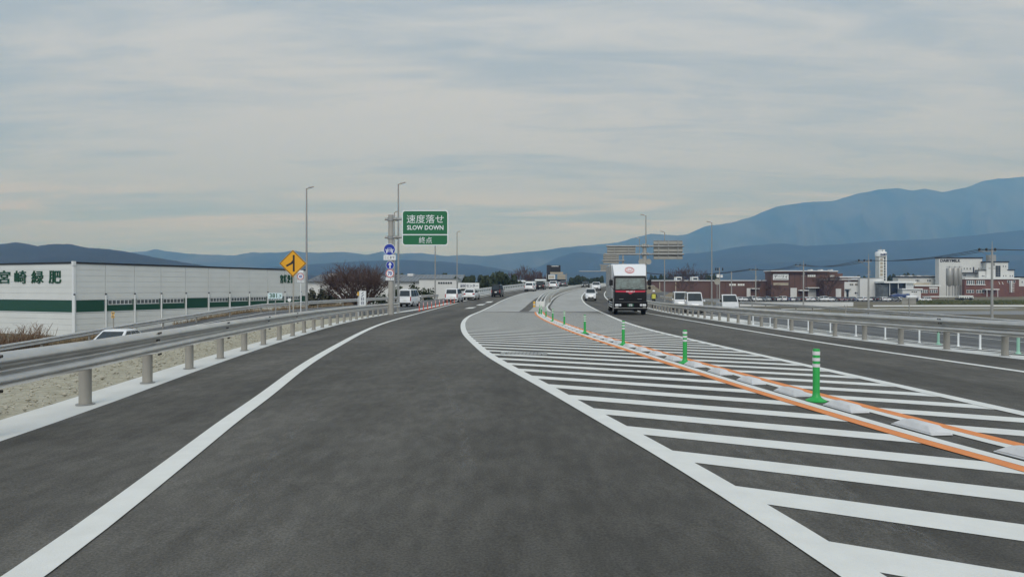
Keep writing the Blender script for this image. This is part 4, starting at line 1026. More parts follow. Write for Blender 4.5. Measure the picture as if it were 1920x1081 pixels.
lettering('登記センター', M_NAVY, pn, (f.x(879.5), -.02, f.z(535.3)), 34*f.k, 5.6*f.k, bold=.02)
# --- far centre: black display tower, sheds
f = Fac('display_tower', 'dark tower with black display and pale boards beyond the far queue', 'tower', 1025, 1060, 205)
f.box('frame', M_DARK, 1025.5, 1031.5, 496.5, 0, 0, 2, base=True); pn = f.box('display', M_DARK, 1031.6, 1051, 497, 509.5, 0, 1.2)
for k in range(6): f.box('top_strip', M_SIGNW, 1034.5+k*2.2, 1036+k*2.2, 498, 499.6, -.05, -.002, pn)
f.box('screen', M_INK, 1032, 1050.5, 500.8, 508.8, -.04, -.003, pn)
pn = f.box('cream_board', M_SIGNW, 1028, 1040.5, 515, 523.2, -.6, -.3)
for x in (1029.4, 1031.9, 1034.4, 1036.9): f.box('board_tile', M_BEIGE, x, x+2, 516.5, 521.8, -.66, -.602, pn)
pn = f.box('beige_board', M_BEIGE, 1045, 1060, 514.5, 523.5, -.6, -.3)
for y in (516.5, 519, 521.5): f.box('board_line', M_POSTDK, 1046, 1059, y, y+.5, -.64, -.602, pn)
f.box('pale_hood', M_BEIGE, 1031, 1056, 509.6, 513.5, .1, 1.2); f.box('base_block', M_DARK, 1033, 1061, 523.6, 0, .2, 2, base=True)
for x in (1024.5, 1061.5): f.box('pole', M_STEEL, x, x+1.2, 513, 0, 0, .25, base=True)
for i, (x0, x1, y0, Y, lab) in enumerate(((966, 985, 525, 215, 'white low shed among the trees left of the far queue'), (985.5, 1003, 527, 225, 'long white shed behind the first white car of the far queue'), (1004, 1024, 523, 235, 'white shed roofs just left of the dark display tower'))):
    f = Fac('shed', lab, 'shed', x0, x1, Y)
    f.box('wall', M_WHITE, x0, x1, y0+2.4, 0, 0, 8, base=True)
    MB().prism([(-.4, f.z(y0+2.6)), (4, f.z(y0)), (8.4, f.z(y0+2.6)), (8.4, f.z(y0+3.1)), (-.4, f.z(y0+3.1))], f.x(x0-.4), f.x(x1+.4), 'x').build('roof', M_SIGNW, f.t)
    n_ = max(2, int((x1-x0)/6))
    for k in range(n_): f.window(x0+2+k*(x1-x0-3)/n_, x0+4.5+k*(x1-x0-3)/n_, y0+4, y0+6)
# --- brown factory
f = Fac('factory_wing', 'low brown factory wing with white coping, right of the truck', 'factory', 1213, 1444, 296)
f.box('wall', M_BROWN, 1213, 1444, 527, 0, 0, 25, base=True); f.box('coping', M_SIGNW, 1212, 1444, 525, 526.4, -.5, 25.2); f.box('fascia', M_BROWN, 1212.5, 1444, 526.4, 528.5, -.3, -.002)
for x in (1236, 1266, 1300, 1330, 1360, 1397, 1425): f.box('pilaster', M_BEIGE if x < 1300 else M_BROWN, x, x+1.6, 526.5, 0, -.25, -.003, base=True)
for x in (1367, 1383): f.window(x, x+13, 531.5, 535.5, 3, M_SIGNW, M_BEIGE)
for x in (1273, 1304):
    f.box('roof_unit', M_WHITE, x, x+11, 518.5, 525, 5, 9); f.box('unit_grille', M_DKPANE, x+1.5, x+9.5, 520.5, 524, 4.9, 4.99)
f.box('door', M_WHITE, 1400, 1407, 540, 0, -.12, -.002, base=True); f.box('canopy', M_SIGNW, 1407, 1421, 540, 541.5, -2, -.002); f.box('shutter', M_WHITE, 1218, 1228, 541, 0, -.12, -.002, base=True)
f = Fac('factory', 'tall brown factory block with white lettered sign and pale doors', 'factory', 1443.5, 1584, 290)
f.box('wall', M_BROWN, 1446, 1552, 511, 0, 0, 7, base=True); f.box('upper_block', M_BROWN, 1552.2, 1583, 508.5, 523, 6, 10)
f.box('side_block', M_BROWN, 1583.2, 1597, 511.5, 0, 8, 12, base=True)
f.box('coping', M_SIGNW, 1443.5, 1553, 506.8, 508.4, -1.5, 7.4); f.box('coping', M_SIGNW, 1553.2, 1583.5, 506.8, 508.4, 5.6, 10.4); f.box('fascia', M_BROWN, 1444, 1552.5, 508.5, 511, -1.2, 6.9)
for k, x in enumerate((1480, 1490, 1500, 1512, 1531, 1549)): f.box('joint', M_DARK, x, x+.5, 511.5, 0, -.04, -.003, base=True)
pn = f.box('sign_board', M_SIGNW, 1449, 1478, 513.5, 524.5, -.3, -.002); lettering('デーリィ', M_INK, pn, (f.x(1463.5), -.32, f.z(518)), 25*f.k, 5.5*f.k, bold=.03)
f.box('sign_line', M_POSTDK, 1451, 1476, 522, 523, -.33, -.302, pn)
f.window(1514, 1529, 514.5, 519, 4, M_SIGNW, M_BEIGE); f.window(1568, 1577, 515, 519, 3, M_SIGNW, M_BEIGE, d=6); f.box('louver', M_BEIGE, 1450, 1478, 530, 534.5, -.1, -.002)
for x0, x1, y0 in ((1482, 1494, 539.5), (1515, 1530, 541.5), (1535, 1546, 541)): f.box('door', M_WHITE, x0, x1, y0, 0, -.12, -.002, base=True)
f.box('canopy', M_SIGNW, 1510, 1532, 538.3, 540, -2.5, -.002); f.box('canopy', M_SIGNW, 1496, 1513, 543, 545, -2, -.002)
for x in (1524, 1543, 1562): f.box('roof_vent', M_WHITE, x, x+4, 504.5, 506.7, 2, 5)
f = Fac('factory_annex', 'lower brown front wing with white coping before the tall block', 'factory', 1545, 1612, 284)
f.box('wall', M_BROWN, 1545, 1583, 526, 0, 0, 5.5, base=True); f.box('coping', M_SIGNW, 1545, 1612.5, 523, 524.4, -.5, 5.6); f.box('fascia', M_BROWN, 1545, 1612.5, 524.4, 526, -.3, 5.5); f.box('door', M_WHITE, 1567, 1577, 541, 0, -.12, -.002, base=True)
f.box('white_wall', M_WHITE, 1583.2, 1612, 528.2, 0, .01, 5.4, base=True)
for x in (1593, 1603): f.window(x, x+7, 531.5, 535, 2, M_PANE, M_BEIGE)
f.box('door', M_DKPANE, 1587, 1591, 544, 0, -.1, .005, base=True); f.box('canopy', M_DARK, 1584, 1593, 541.8, 543, -1.2, .005); f.window(1602, 1611, 547, 551, 2)
f = Fac('white_annex', 'plain white box building left of the tall white tower', 'building', 1612.5, 1656, 282)
f.box('wall', M_WHITE, 1612.5, 1655, 521.5, 0, 0, 10, base=True); f.box('coping', M_STEEL, 1612.3, 1655.3, 520.6, 521.4, -.2, 10.2); f.box('rear_roof', M_SIGNW, 1597, 1637, 517.3, 519.5, 10.3, 22); f.box('rear_wall', M_BROWN, 1598, 1636, 519.5, 0, 10.4, 21.8, base=True)
f.window(1647, 1650, 542, 547, 1)
f = Fac('water_tower', 'slender white tower with a lettered round head, beside the white annex', 'tower', 1648, 1664, 318)
f.box('shaft', M_PANEL, 1648.5, 1657.5, 481, 0, 0, 3.4, base=True); f.box('column', M_SIGNW, 1660.5, 1662.8, 481, 0, 0, 3.4, base=True); f.box('glazing', M_DKPANE, 1657.6, 1660.4, 482, 0, .25, 3, base=True)
for k in range(9): f.box('floor_band', M_SIGNW, 1657.6, 1660.4, 486+k*5, 487+k*5, .1, .24)
for k in range(5): f.box('louver', M_BEIGE, 1650.5, 1655, 484+k*7, 489+k*7, -.08, -.002)
b = MB(); c_ = f.x(1655.2); b.loft([[(c_+r*math.cos(2*PI*k/20), 1.7+r*math.sin(2*PI*k/20), z) for k in range(20)] for r, z in ((1.9, f.z(482)), (2.5, f.z(480.5)), (2.55, f.z(473.5)), (2.2, f.z(471.5)))]); hd = b.build('head', M_SIGNW, f.t)
lettering('DAIRY', M_NAVY, hd, (c_, -.88, f.z(477)), 3.0, 1.0, bold=.03, depth=.1)
for x in (1650.5, 1653, 1657.5, 1659.5): f.box('top_block', M_SIGNW, x, x+1.6, 467.5, 471.5, .8, 2.4)
f.box('antenna', M_STEEL, 1655, 1655.5, 462, 471.5, 1.6, 1.75)
f = Fac('gate_building', 'white roofed gate building with dark glazing right of the tower', 'building', 1655.5, 1714, 276)
f.box('roof', M_SIGNW, 1654, 1714, 527, 530.3, -1.5, 14); f.box('glazing', M_DKPANE, 1666, 1698, 530.4, 0, .5, 12, base=True); f.box('wall', M_WHITE, 1698.2, 1713, 530.4, 0, 0, 12, base=True); f.box('wall', M_PANE, 1656, 1665.8, 533, 0, .2, 12, base=True)
for x in (1666, 1682, 1697): f.box('post', M_SIGNW, x, x+.8, 530.4, 0, -.8, -.5, base=True)
f.box('lower_roof', M_SIGNW, 1681, 1719, 540.5, 542.5, -4, -.9); f.box('lower_wall', M_WHITE, 1683, 1717, 542.6, 0, -3.5, -1, base=True); f.window(1699, 1710, 545.5, 548, 3, d=-3.5)
f = Fac('office', 'white two storey office with dark ribbon windows behind the gate building', 'building', 1684, 1774, 345)
f.box('wall', M_WHITE, 1684, 1774, 520, 0, 0, 5, base=True); f.box('roof', M_DARK, 1683, 1775, 518, 519.9, -.6, 5.4)
for x in (1716, 1738, 1752, 1762): f.window(x, x+8, 523.5, 528, 3)
for k in range(5): f.box('roof_unit', M_WHITE, 1694+k*16, 1702+k*16, 515.8, 517.9, 3, 7)
f = Fac('brick_shop', 'small brick building with white fascia and pale windows before the office', 'building', 1714.5, 1763, 290)
f.box('wall', M_BRICK, 1714.5, 1761, 536.5, 0, 0, 10, base=True); f.box('coping', M_SIGNW, 1714, 1763, 534, 536.4, -.5, 10.2); f.box('fascia_sign', M_SIGNW, 1742, 1758, 538, 541, -.12, -.002); f.window(1726, 1740, 543, 549, 4, M_PANE); f.window(1743, 1758, 543, 549, 4, M_PANE); f.box('rear_wall', M_BEIGE, 1716, 1770, 529.5, 0, 10.3, 14, base=True)
# --- dairy
f = Fac('dairy', 'tall white dairy building with dark lettering along its top left corner', 'dairy', 1769, 1906, 335)
f.box('wall', M_WHITE, 1770, 1852, 483.5, 0, 4, 7, base=True); f.box('coping', M_DARK, 1769, 1853, 481.5, 483.4, 3.6, 7.2)
lettering('DAIRYMILK', M_DARK, f.t, (f.x(1791.5), 3.9, f.z(487.8)), 38*f.k, 5.4*f.k, bold=.02, depth=.15)
for k in range(14): f.box('wall_joint', M_PANEL, 1776+k*5.4, 1776.3+k*5.4, 484, 519, 3.93, 3.997)
for x in (1816.5, 1822, 1828, 1844.5, 1848.5): f.window(x, x+2.4, 501, 505, 1, fr=M_PANEL, d=4)
f.box('downpipe', M_DARK, 1834.5, 1836, 500, 511, 3.6, 3.9); f.box('canopy', M_DARK, 1811.5, 1840, 510.2, 511.8, 2, 3.99); f.window(1816, 1822, 514, 517.5, 2, d=4)
f.box('step_block', M_WHITE, 1839, 1852, 507, 0, 1.5, 3.98, base=True); f.box('step_coping', M_DARK, 1838, 1853, 505.6, 507, 1.2, 3.98); f.window(1844, 1850, 515.5, 518.5, 2, d=1.5)
f.box('stair_block', M_WHITE, 1852.2, 1893, 491.5, 0, 1, 9, base=True); f.box('stair_coping', M_DARK, 1849, 1894, 489.6, 491.4, .6, 9.4)
w_ = f.box('stair_window', M_STEEL, 1869, 1878.5, 497.5, 519, .9, .998)
for i in range(2):
    for k in range(5): f.box('pane', M_DKPANE, 1869.5+i*4.6, 1873.5+i*4.6, 498.2+k*4.1, 501.7+k*4.1, .86, .898, w_)
for x in (1882.5, 1887): f.window(x, x+2.4, 497.5, 500.5, 1, fr=M_PANEL, d=1)
f.box('low_block', M_WHITE, 1893.2, 1905, 506.5, 0, 1.3, 8, base=True); f.box('low_coping', M_DARK, 1891, 1906, 504.8, 506.4, .9, 8.3)
for x in (1883, 1887.5, 1891.8, 1896.2, 1900.6): f.window(x, x+2.2, 515.3, 518.6, 1, fr=M_PANEL, d=.95 if x < 1891 else 1.25)
b = MB(); b.cyl((f.x(1872), 5.2, f.z(491)), (f.x(1872), 5.2, f.z(477)), 8.8*f.k*.9, n=22); b.build('roof_tank', M_SILO, f.t)
f.box('brick_wall', M_BRICK, 1803.5, 1905, 523.5, 0, -2, .9, base=True); f.box('brick_coping', M_SIGNW, 1803, 1906, 520.6, 523.4, -2.5, .85)
for x0, x1 in ((1807, 1822), (1825, 1841)): f.window(x0, x1, 525.5, 533, 4, M_PANE, d=-2); f.box('sill', M_SIGNW, x0-1, x1+1, 533.1, 534.2, -2.4, -2.002); f.window(x0, x1-1, 543, 549, 3, M_PANE, d=-2)
for x in (1867, 1873): MB().hexa([(f.x(x+a), d_, z) for z, o_ in ((f.z(533), 2.4), (f.z(528), 0)) for a, d_ in ((o_-.5, -2.1), (o_+.5, -2.1), (o_+.5, -2.004), (o_-.5, -2.004))]).build('wall_mark', M_SIGNW, f.t)
for k in range(6): f.box('stair_step', M_SIGNW, 1888+(k % 3)*1.5, 1893, 529+k*3.3, 530+k*3.3, -3.2, -2.01)
f.box('stair_wall', M_SIGNW, 1887, 1888.6, 526, 548, -3.3, -2.01); f.window(1883, 1887, 525.5, 530, 1, d=-2); f.window(1893.5, 1898, 525.5, 530, 1, d=-2); f.box('awning', M_SIGNW, 1836, 1862, 541.3, 543, -4.5, -2.01)
for x in (1839, 1849, 1859): f.box('awning_post', M_SIGNW, x, x+.8, 543, 0, -4.3, -4.1, base=True)
si = None
for i, x in enumerate((1780, 1790.5, 1799)):
    Y = 322; s = Y/F; g_ = T(pX(x, Y), Y)
    t = thing('silo', ['left thick steel silo before the dairy wall', 'middle steel silo before the dairy wall', 'right slimmer steel silo before the dairy wall'][i], 'silo', (pX(x, Y), Y, g_), 0, 'steel silos at the dairy')
    r = (5.6, 5.0, 4.2)[i]*s; zt_ = pZ(503.5, Y)-g_; zb_ = pZ(532, Y)-g_
    MB().loft([[(q*math.cos(2*PI*k/20), q*math.sin(2*PI*k/20), z) for k in range(20)] for q, z in ((r*.3, zb_-1.2), (r, zb_), (r, zt_), (r*.9, zt_+.25), (r*.2, zt_+.5))]).build('tank', M_SILO, t)
    for k in range(4): a = PI/4+k*PI/2; MB().cyl((r*.8*math.cos(a), r*.8*math.sin(a), 0), (r*.8*math.cos(a), r*.8*math.sin(a), zb_), .15, n=6).build('leg', M_STEEL, t)
    MB().tube([(r*math.cos(a_), r*math.sin(a_), zt_+.9) for a_ in np.linspace(0, 2*PI, 17)], .05, 5).build('railing', M_STEEL, t); MB().cyl((0, 0, zt_+.4), (0, 0, zt_+1.2), .25, n=8).build('hatch', M_STEEL, t)
f = Fac('works_building', 'white building with small windows at the right edge of the view', 'building', 1906.5, 1960, 350)
f.box('wall', M_WHITE, 1906.5, 1960, 520, 0, 0, 15, base=True); f.box('roof', M_DARK, 1905.5, 1961, 518, 519.9, -.5, 15.4); f.box('base_band', M_BRICK, 1906.7, 1959, 536.5, 0, -.2, -.003, base=True)
for k in range(6): f.window(1908+k*7, 1910.6+k*7, 525+1.5*(k % 2), 529+1.5*(k % 2), 1)
f = Fac('canopy', 'flat white car canopy on thin posts between the lot and the dairy', 'canopy', 1744, 1798, 255)
f.box('roof', M_SIGNW, 1744, 1798, 555.2, 556.6, 0, 5); [f.box('post', M_STEEL, x, x+.7, 556.6, 0, .3, .5, base=True) for x in (1746, 1762, 1780, 1796)]
f = Fac('trailer', 'white ribbed trailer roofs parked right of the car canopy', 'trailer', 1798, 1825, 250)
f.box('roof', M_SIGNW, 1798, 1825, 553.8, 556.4, 0, 2.4); [f.box('stanchion', M_SIGNW, 1799+k*4.2, 1800.6+k*4.2, 556.4, 559, 0.02, .12) for k in range(7)]; f.box('bed', M_DARK, 1798, 1825, 559, 561, 0, 2.4)
[MB().cyl((f.x(x), -.02, .5), (f.x(x), .3, .5), .5, n=12).build('wheel', M_TYRE, f.t) for x in (1801, 1805, 1820)]

# ================================================================== car park on the right
lot = structure(sheet_poly([(74, 228), (146, 228), (162, 283), (70, 283)], ZRT+.03).build('car_park', mat('lot_asphalt', (.17, .17, .165), .9, var=.1, scale=.3)))
protos = [car('sedan', M_WPAINT, '', 'parked_car'), car('hatch', M_WPAINT, '', 'parked_car'), car('minivan', M_WPAINT, '', 'parked_car'), car('hatch', M_BPAINT, '', 'parked_car'), car('keiwagon', M_SPAINT, '', 'parked_car'), car('sedan', M_GPAINT, '', 'parked_car'), car('sedan', M_RPAINT, '', 'parked_car'), car('hatch', M_BLPAINT, '', 'parked_car')]
cn = ['white sedan', 'white hatchback', 'white minivan', 'black hatchback', 'silver wagon', 'grey sedan', 'maroon sedan', 'blue hatchback']
seq = [1, 0, 3, 2, 1, 5, 4, 3, 1, 2, 7, 0, 5, 3, 1, 0, 5, 1, 2, 0, 3, 6, 6, 5, 7, 0, 1, 0, 3, 5, 1, 1, 5, 3, 1]
used = set(); cnt = {}
for i, k in enumerate(seq):
    x = 1386+i*8.9; Y = 238+rs.uniform(-.6, .6); X = pX(x, Y)
    cnt[k] = cnt.get(k, 0)+1
    tot = seq.count(k)
    lab = f'{cn[k]} parked before the brown factory, {ordn(cnt[k]-1)} of its kind from the left' if tot > 1 else f'only {cn[k]} in the row parked before the brown factory'
    if k in used: o = copy_thing(protos[k], (0, 0, 0))
    else: o = protos[k]; used.add(k)
    place(o, (X, Y, ZRT+.035), PI+.05+(PI if rs.random() < .4 else 0)+rs.uniform(-.05, .05)); o['label'] = lab; o['group'] = 'cars parked in the lot before the factory'
# lorry with a blue load, tank trailer
def flat_truck(label, p, cargo):
    t = thing('lorry', label, 'lorry', p, -PI/2)
    b = MB(); b.taper(-1.1, 1.1, 2.6, 4.2, .6, -1.1, 1.1, 2.6, 3.9, 2.6); b.build('cab', M_WPAINT, t, bevel=.08); MB().face(quad_on((1.1, 4.0, 1.6), (-1.1, 4.0, 1.6), (-1.05, 3.93, 2.5), (1.05, 3.93, 2.5), .08, .92, 0, 1, .1)).build('windscreen', M_GLASS, t)
    MB().box(-1.1, 1.1, -4, 2.5, .8, 1.05).build('bed', M_DARKPL, t)
    if cargo == 'tarp':
        b = MB(); b.loft([[(-1.1, y, 1.06), (1.1, y, 1.06), (1.05, y, h*.8), (.4, y, h), (-.4, y, h), (-1.05, y, h*.8)] for y, h in ((-3.9, 1.9), (-2, 2.6), (0, 2.3), (2.3, 2.5))]); b.build('tarp', M_BLPAINT, t)
    else: MB().tube([(0, -3.9, 2.0), (0, -3.7, 2.0), (0, 2.0, 2.0), (0, 2.3, 2.0)], [.7, .95, .95, .7], 18).build('tank', M_SIGNW, t)
    for s_ in (-1, 1):
        for y in (3.2, -1.6, -2.8): o = MB().cyl((s_*.8, 0, 0), (s_*1.1, 0, 0), .45, n=16).build('wheel', M_TYRE, t); o.location = (0, y, .45)
    return t
flat_truck('lorry with a dark blue tarpaulin load at the end of the parked row', (pX(1690, 250), 250, ZRT+.035), 'tarp'); flat_truck('white tank lorry right of the blue tarpaulin load', (pX(1712, 246), 246, ZRT+.035), 'tank').scale = (.62,)*3
place(car('hatch', M_WPAINT, 'single white car under the left end of the canopy'), (pX(1734, 232), 232, ZRT), PI/2)
# low pale wall, farm paths, grass bank
def flat(name, m, poly, z): return structure(sheet_poly(poly, z).build(name, m))
t = thing('boundary_wall', 'low pale wall in front of the parked cars, with thin railing posts', 'wall', (pX(1380, 178), 178, ZRT))
xw = pX(1600, 178)-pX(1380, 178); MB().box(0, xw, 0, .25, 0, 1.05).build('wall', M_WHITE, t)
pp = MB().cyl((0, .12, 1.05), (0, .12, 1.7), .03, n=6).build('railing_post', M_STEEL, t)
for k in range(1, 22): o = pp.copy(); COL.objects.link(o); o.parent = t; o.location = (k*xw/22, 0, 0)
flat('farm_path', M_KERB, [(pX(1630, 178), 176), (240, 176), (240, 190), (pX(1640, 186), 187)], ZRT+.02)
flat('farm_road', mat('farm_asphalt', (.23, .235, .235), .9, var=.1, scale=.4), [(64, 127), (200, 120), (200, 147), (78, 143)], ZRT+.02)
flat('farm_path', M_KERB, [(60, 154), (120, 160), (120, 163), (60, 157)], ZRT+.02)
flat('grass_bank', M_GRASS, [(pX(1720, 195), 197), (300, 197), (300, 300), (pX(1722, 240), 244)], ZRT+.03)
b = MB()
for _ in range(2600):
    Y = rs.uniform(197, 226); X = rs.uniform(pX(1722, Y), 190); h = rs.uniform(.3, .9); a = rs.uniform(0, PI); d = .35
    b.face([(X-d*math.cos(a), Y-d*math.sin(a), ZRT), (X+d*math.cos(a), Y+d*math.sin(a), ZRT), (X+d*.6*math.cos(a)+rs.uniform(-.2, .2), Y+d*.6*math.sin(a), ZRT+h), (X-d*.7*math.cos(a), Y, ZRT+h*.8)])
stuff(b.build('grass', M_GRASS, smooth=False), 'rough green grass on the bank below the dairy')

# ================================================================== power poles and cables
ends = []
for i, (x, yt, Y) in enumerate(((1417, 497, 205), (1506.5, 487, 170), (1628.5, 476, 132), (1860, 452, 101))):
    s = Y/F; X = pX(x, Y); g_ = T(X, Y); zt_ = pZ(yt, Y)-g_
    t = thing('power_pole', ['thinnest power pole, before the low brown wing', 'power pole before the tall brown factory block', 'power pole before the white annex, left of the tower', 'thick power pole before the dairy, nearest of the four'][i], 'power pole', (X, Y, g_), 0, 'concrete power poles')
    MB().tube([(0, 0, 0), (0, 0, zt_-1.2), (0, 0, zt_-1.0), (0, 0, zt_)], [.20, .13, .05, .035], 12).build('pole', M_CONCPOLE, t)
    za = zt_-1.5; e = []
    MB().box(-2.0, .6, -.06, .06, za-.06, za+.06).build('crossarm', M_STEEL, t); MB().tube([(-1.6, 0, za), (0, 0, za-1.3)], .03, 6).build('brace', M_STEEL, t)
    for q in (-1.9, -.85, .45):
        b = MB(); b.loft([[(q+r*math.cos(2*PI*k/10), r*math.sin(2*PI*k/10), za+.06+z) for k in range(10)] for r, z in ((.05, 0), (.16, .08), (.19, .2), (.14, .34), (.04, .42))]); b.build('insulator', M_DARK, t)
        e.append(Vector((X+q, Y, g_+za+.3)))
    MB().box(-.5, .5, -.05, .05, za-2.6, za-2.5).build('lower_arm', M_STEEL, t); MB().cyl((.18, -.18, za-2.2), (.18, -.18, za-1.7), .09, n=8).build('bracket_box', M_STEEL, t)
    ends.append(e)
e0 = [v+Vector((-24, 60, .4)) for v in ends[0]]; e4 = [v+Vector((34, -26, .6)) for v in ends[3]]
chain = [e0]+ends+[e4]
nm = ['far left of the low wing', 'between the two left poles', 'between the second and third poles', 'between the annex pole and the dairy pole', 'right of the dairy pole']
for i in range(5):
    for k in range(3):
        a, c_ = chain[i][k], chain[i+1][k]; L_ = (c_-a).length; sag = L_*.022
        pts = [a.lerp(c_, q/16)-Vector((0, 0, sag*4*(q/16)*(1-q/16))) for q in range(17)]
        o = MB().tube(pts, .022+.00012*a.y, 5).build('power_cable', M_DARK, None, a); tag(o, f'{["left", "middle", "right"][k]} black cable {nm[i]}', 'cable', 'cables between the power poles')
def slim_pole(label, x, yt, Y, extras):
    s = Y/F; X = pX(x, Y); g_ = T(X, Y); t = thing('service_pole', label, 'pole', (X, Y, g_))
    MB().tube([(0, 0, 0), (0, 0, pZ(yt, Y)-g_)], [.16, .10], 10).build('pole', M_CONCPOLE, t)
    extras(t, s, lambda y: pZ(y, Y)-g_); return t
def ex1(t, s, z):
    for q in (-7, -3, 6): MB().cyl((q*s, 0, z(502)), (q*s, 0, z(507)), .12, n=8).build('insulator', M_DARK, t); MB().box(min(0, q*s), max(0, q*s), -.04, .04, z(507.5), z(507)).build('arm', M_STEEL, t)
    MB().box(-6*s, -1*s, -.4, -.1, z(520), z(514)).build('transformer', M_SIGNW, t); MB().box(1*s, 5*s, -.4, -.1, z(520), z(515)).build('transformer', M_SIGNW, t)
slim_pole('service pole with pale transformer boxes left of the round mirror', 1349, 501, 148, ex1)
slim_pole('plain service pole before the low brown wing', 1371.5, 509, 150, lambda t, s, z: MB().box(-3*s, 3*s, -.05, .05, z(513), z(512.3)).build('arm', M_STEEL, t))
Y = 118; s = Y/F; g_ = T(pX(1344.5, Y), Y); t = thing('traffic_mirror', 'round pale mirror on a post before the low brown wing', 'mirror', (pX(1344.5, Y), Y, g_))
MB().cyl((0, 0, 0), (0, 0, pZ(522, Y)-g_), .06, n=10).build('pole', M_STEEL, t); o = MB().prism(disc(5.6*s, 24), -.16, -.08).build('mirror', M_SIGNBACK, t); o.location = (0, 0, pZ(528, Y)-g_)
Y = 58; s = Y/F; g_ = T(pX(1705, Y), Y); t = thing('field_sign', 'grey sign back on a thin pole behind the right guardrails', 'sign', (pX(1705, Y), Y, g_))
MB().cyl((0, 0, 0), (0, 0, pZ(557, Y)-g_), .04, n=10).build('pole', M_STEEL, t); MB().box(-13.5*s, 13*s, .04, .07, pZ(570, Y)-g_, pZ(558, Y)-g_).build('sign_panel', M_SIGNBACK, t); MB().box(-13*s, 12.5*s, .0, .04, pZ(561, Y)-g_, pZ(560.2, Y)-g_).build('back_bar', M_STEEL, t)
Y = 62; s = Y/F; g_ = T(pX(1586, Y), Y); t = thing('field_post', 'short forked beige post at the far guardrail of the side road', 'post', (pX(1586, Y), Y, g_))
MB().cyl((0, 0, 0), (0, 0, pZ(575, Y)-g_), .045, n=8).build('pole', M_POLE, t); [MB().tube([(0, 0, pZ(576, Y)-g_), (q*3*s, 0, pZ(572, Y)-g_)], .035, 6).build('fork', M_POLE, t) for q in (-1, 1)]

# ================================================================== vegetation
def bare_tree(label, X, Y, zg, Ht, spread, seed, stems=1, group=None, dens=3, r0=None, rmin=.010):
    r_ = random.Random(seed); t = thing('bare_tree', label, 'tree', (X, Y, zg), 0, group)
    tr_, cr = MB(), MB()
    def grow(p, d, L_, r, lev):
        q = p+d*L_*.5+Vector((r_.uniform(-.08, .08), r_.uniform(-.08, .08), 0))*L_; e = q+(d+Vector((r_.uniform(-.15, .15), r_.uniform(-.15, .15), .10)))*L_*.5
        (tr_ if lev == 0 else cr).tube([p, q, e], [r, r*.82, r*.62], 7 if lev < 2 else (4 if lev < 3 else 3), caps=False)
        if lev >= 5 or L_ < .25: return
        for k in range(r_.randint(2, dens) if lev else max(3, dens)):
            a = r_.uniform(0, 2*PI); u = Vector((math.cos(a), math.sin(a), 0)); dd = (d*1.0+u*r_.uniform(.45, .95)*spread+Vector((0, 0, .12))).normalized()
            st = e if k < 2 else q.lerp(e, r_.uniform(.0, .9))
            grow(st, dd, L_*r_.uniform(.60, .84), max(r*.60, rmin), lev+1)
    for k in range(stems):
        a = 2*PI*k/stems+.4; d = Vector((math.cos(a)*.55*spread, math.sin(a)*.55*spread, 1)).normalized() if stems > 1 else Vector((0, 0, 1))
        grow(Vector((math.cos(a)*.15, math.sin(a)*.15, 0)) if stems > 1 else Vector((0, 0, 0)), d, Ht*(.34 if stems > 1 else .33), r0 or Ht*.022, 0)
    tr_.build('trunk', M_WOOD, t); cr.build('crown', M_TWIG, t)
    return t
gz = T(-22.5, 100)
bare_tree('wide dark bare tree with many spreading limbs left of the green sign', pX(669, 98), 98, gz+1.0, 8.9, 1.0, 11, stems=7, dens=5, r0=.17, rmin=.013)
bare_tree('bare brown tree top behind the hall roof, left of the wide bare tree', pX(627, 205), 205, ZL, 10.0, 1.0, 5, stems=3, dens=4, rmin=.03)
G_B = 'bare trees before the brown factory'
bt = [(1288.5, 286, 8.5, 1.0, 2, 'bare tree before the low brown wing, nearest the truck'), (1425, 284, 7.2, .8, 1, 'bare tree by the pale door of the low brown wing'), (1456, 282, 6.8, 1.1, 2, 'spreading bare tree below the lettered factory sign'), (1551, 278, 10.2, .9, 3, 'dense dark bare tree at the right end of the tall brown block'), (1290, 400, 17, .9, 5, 'broad rounded bare tree above the low wing roof')]
for i, (x, Y, h, sp, st_, lab) in enumerate(bt): bare_tree(lab, pX(x, Y), Y, T(pX(x, Y), Y), h, sp, 30+i, stems=st_, group=G_B, dens=4, rmin=.035 if i < 4 else .05)
def leaf_crown(R, Hc, n, seed, size, clumps=9, zbase=0.0, m=None, conic=False):
    r_ = random.Random(seed); b = MB(); cs = []
    for _ in range(clumps):
        while True:
            v = Vector((r_.uniform(-1, 1), r_.uniform(-1, 1), r_.uniform(-1, 1)))
            if (v.length < .75 if conic else (v.x*v.x+v.y*v.y < .50 and abs(v.z) < .74)): break
        if conic: f_ = 1-(v.z*.5+.5)*.75; v.x *= f_; v.y *= f_
        cs.append((v, r_.uniform(.30, .52)))
    for _ in range(n):
        c, rad = cs[r_.randrange(clumps)]
        d = Vector((r_.gauss(0, 1), r_.gauss(0, 1), r_.gauss(0, 1))).normalized()*rad*(r_.random()**.45)
        p = c+d; P = Vector((p.x*R, p.y*R, zbase+Hc/2+p.z*Hc/2))
        nrm = (d.normalized()+Vector((r_.gauss(0, .5), r_.gauss(0, .5), r_.gauss(0, .5)+.2))).normalized()
        u = nrm.orthogonal().normalized(); v = nrm.cross(u); s_ = size*r_.uniform(.6, 1.5); a = r_.uniform(0, PI); u, v = u*math.cos(a)+v*math.sin(a), v*math.cos(a)-u*math.sin(a)
        b.face([P-u*s_*.5-v*s_*.3, P+u*s_*.1-v*s_*.55, P+u*s_*.55+v*s_*.1, P-u*s_*.1+v*s_*.5])
    return b
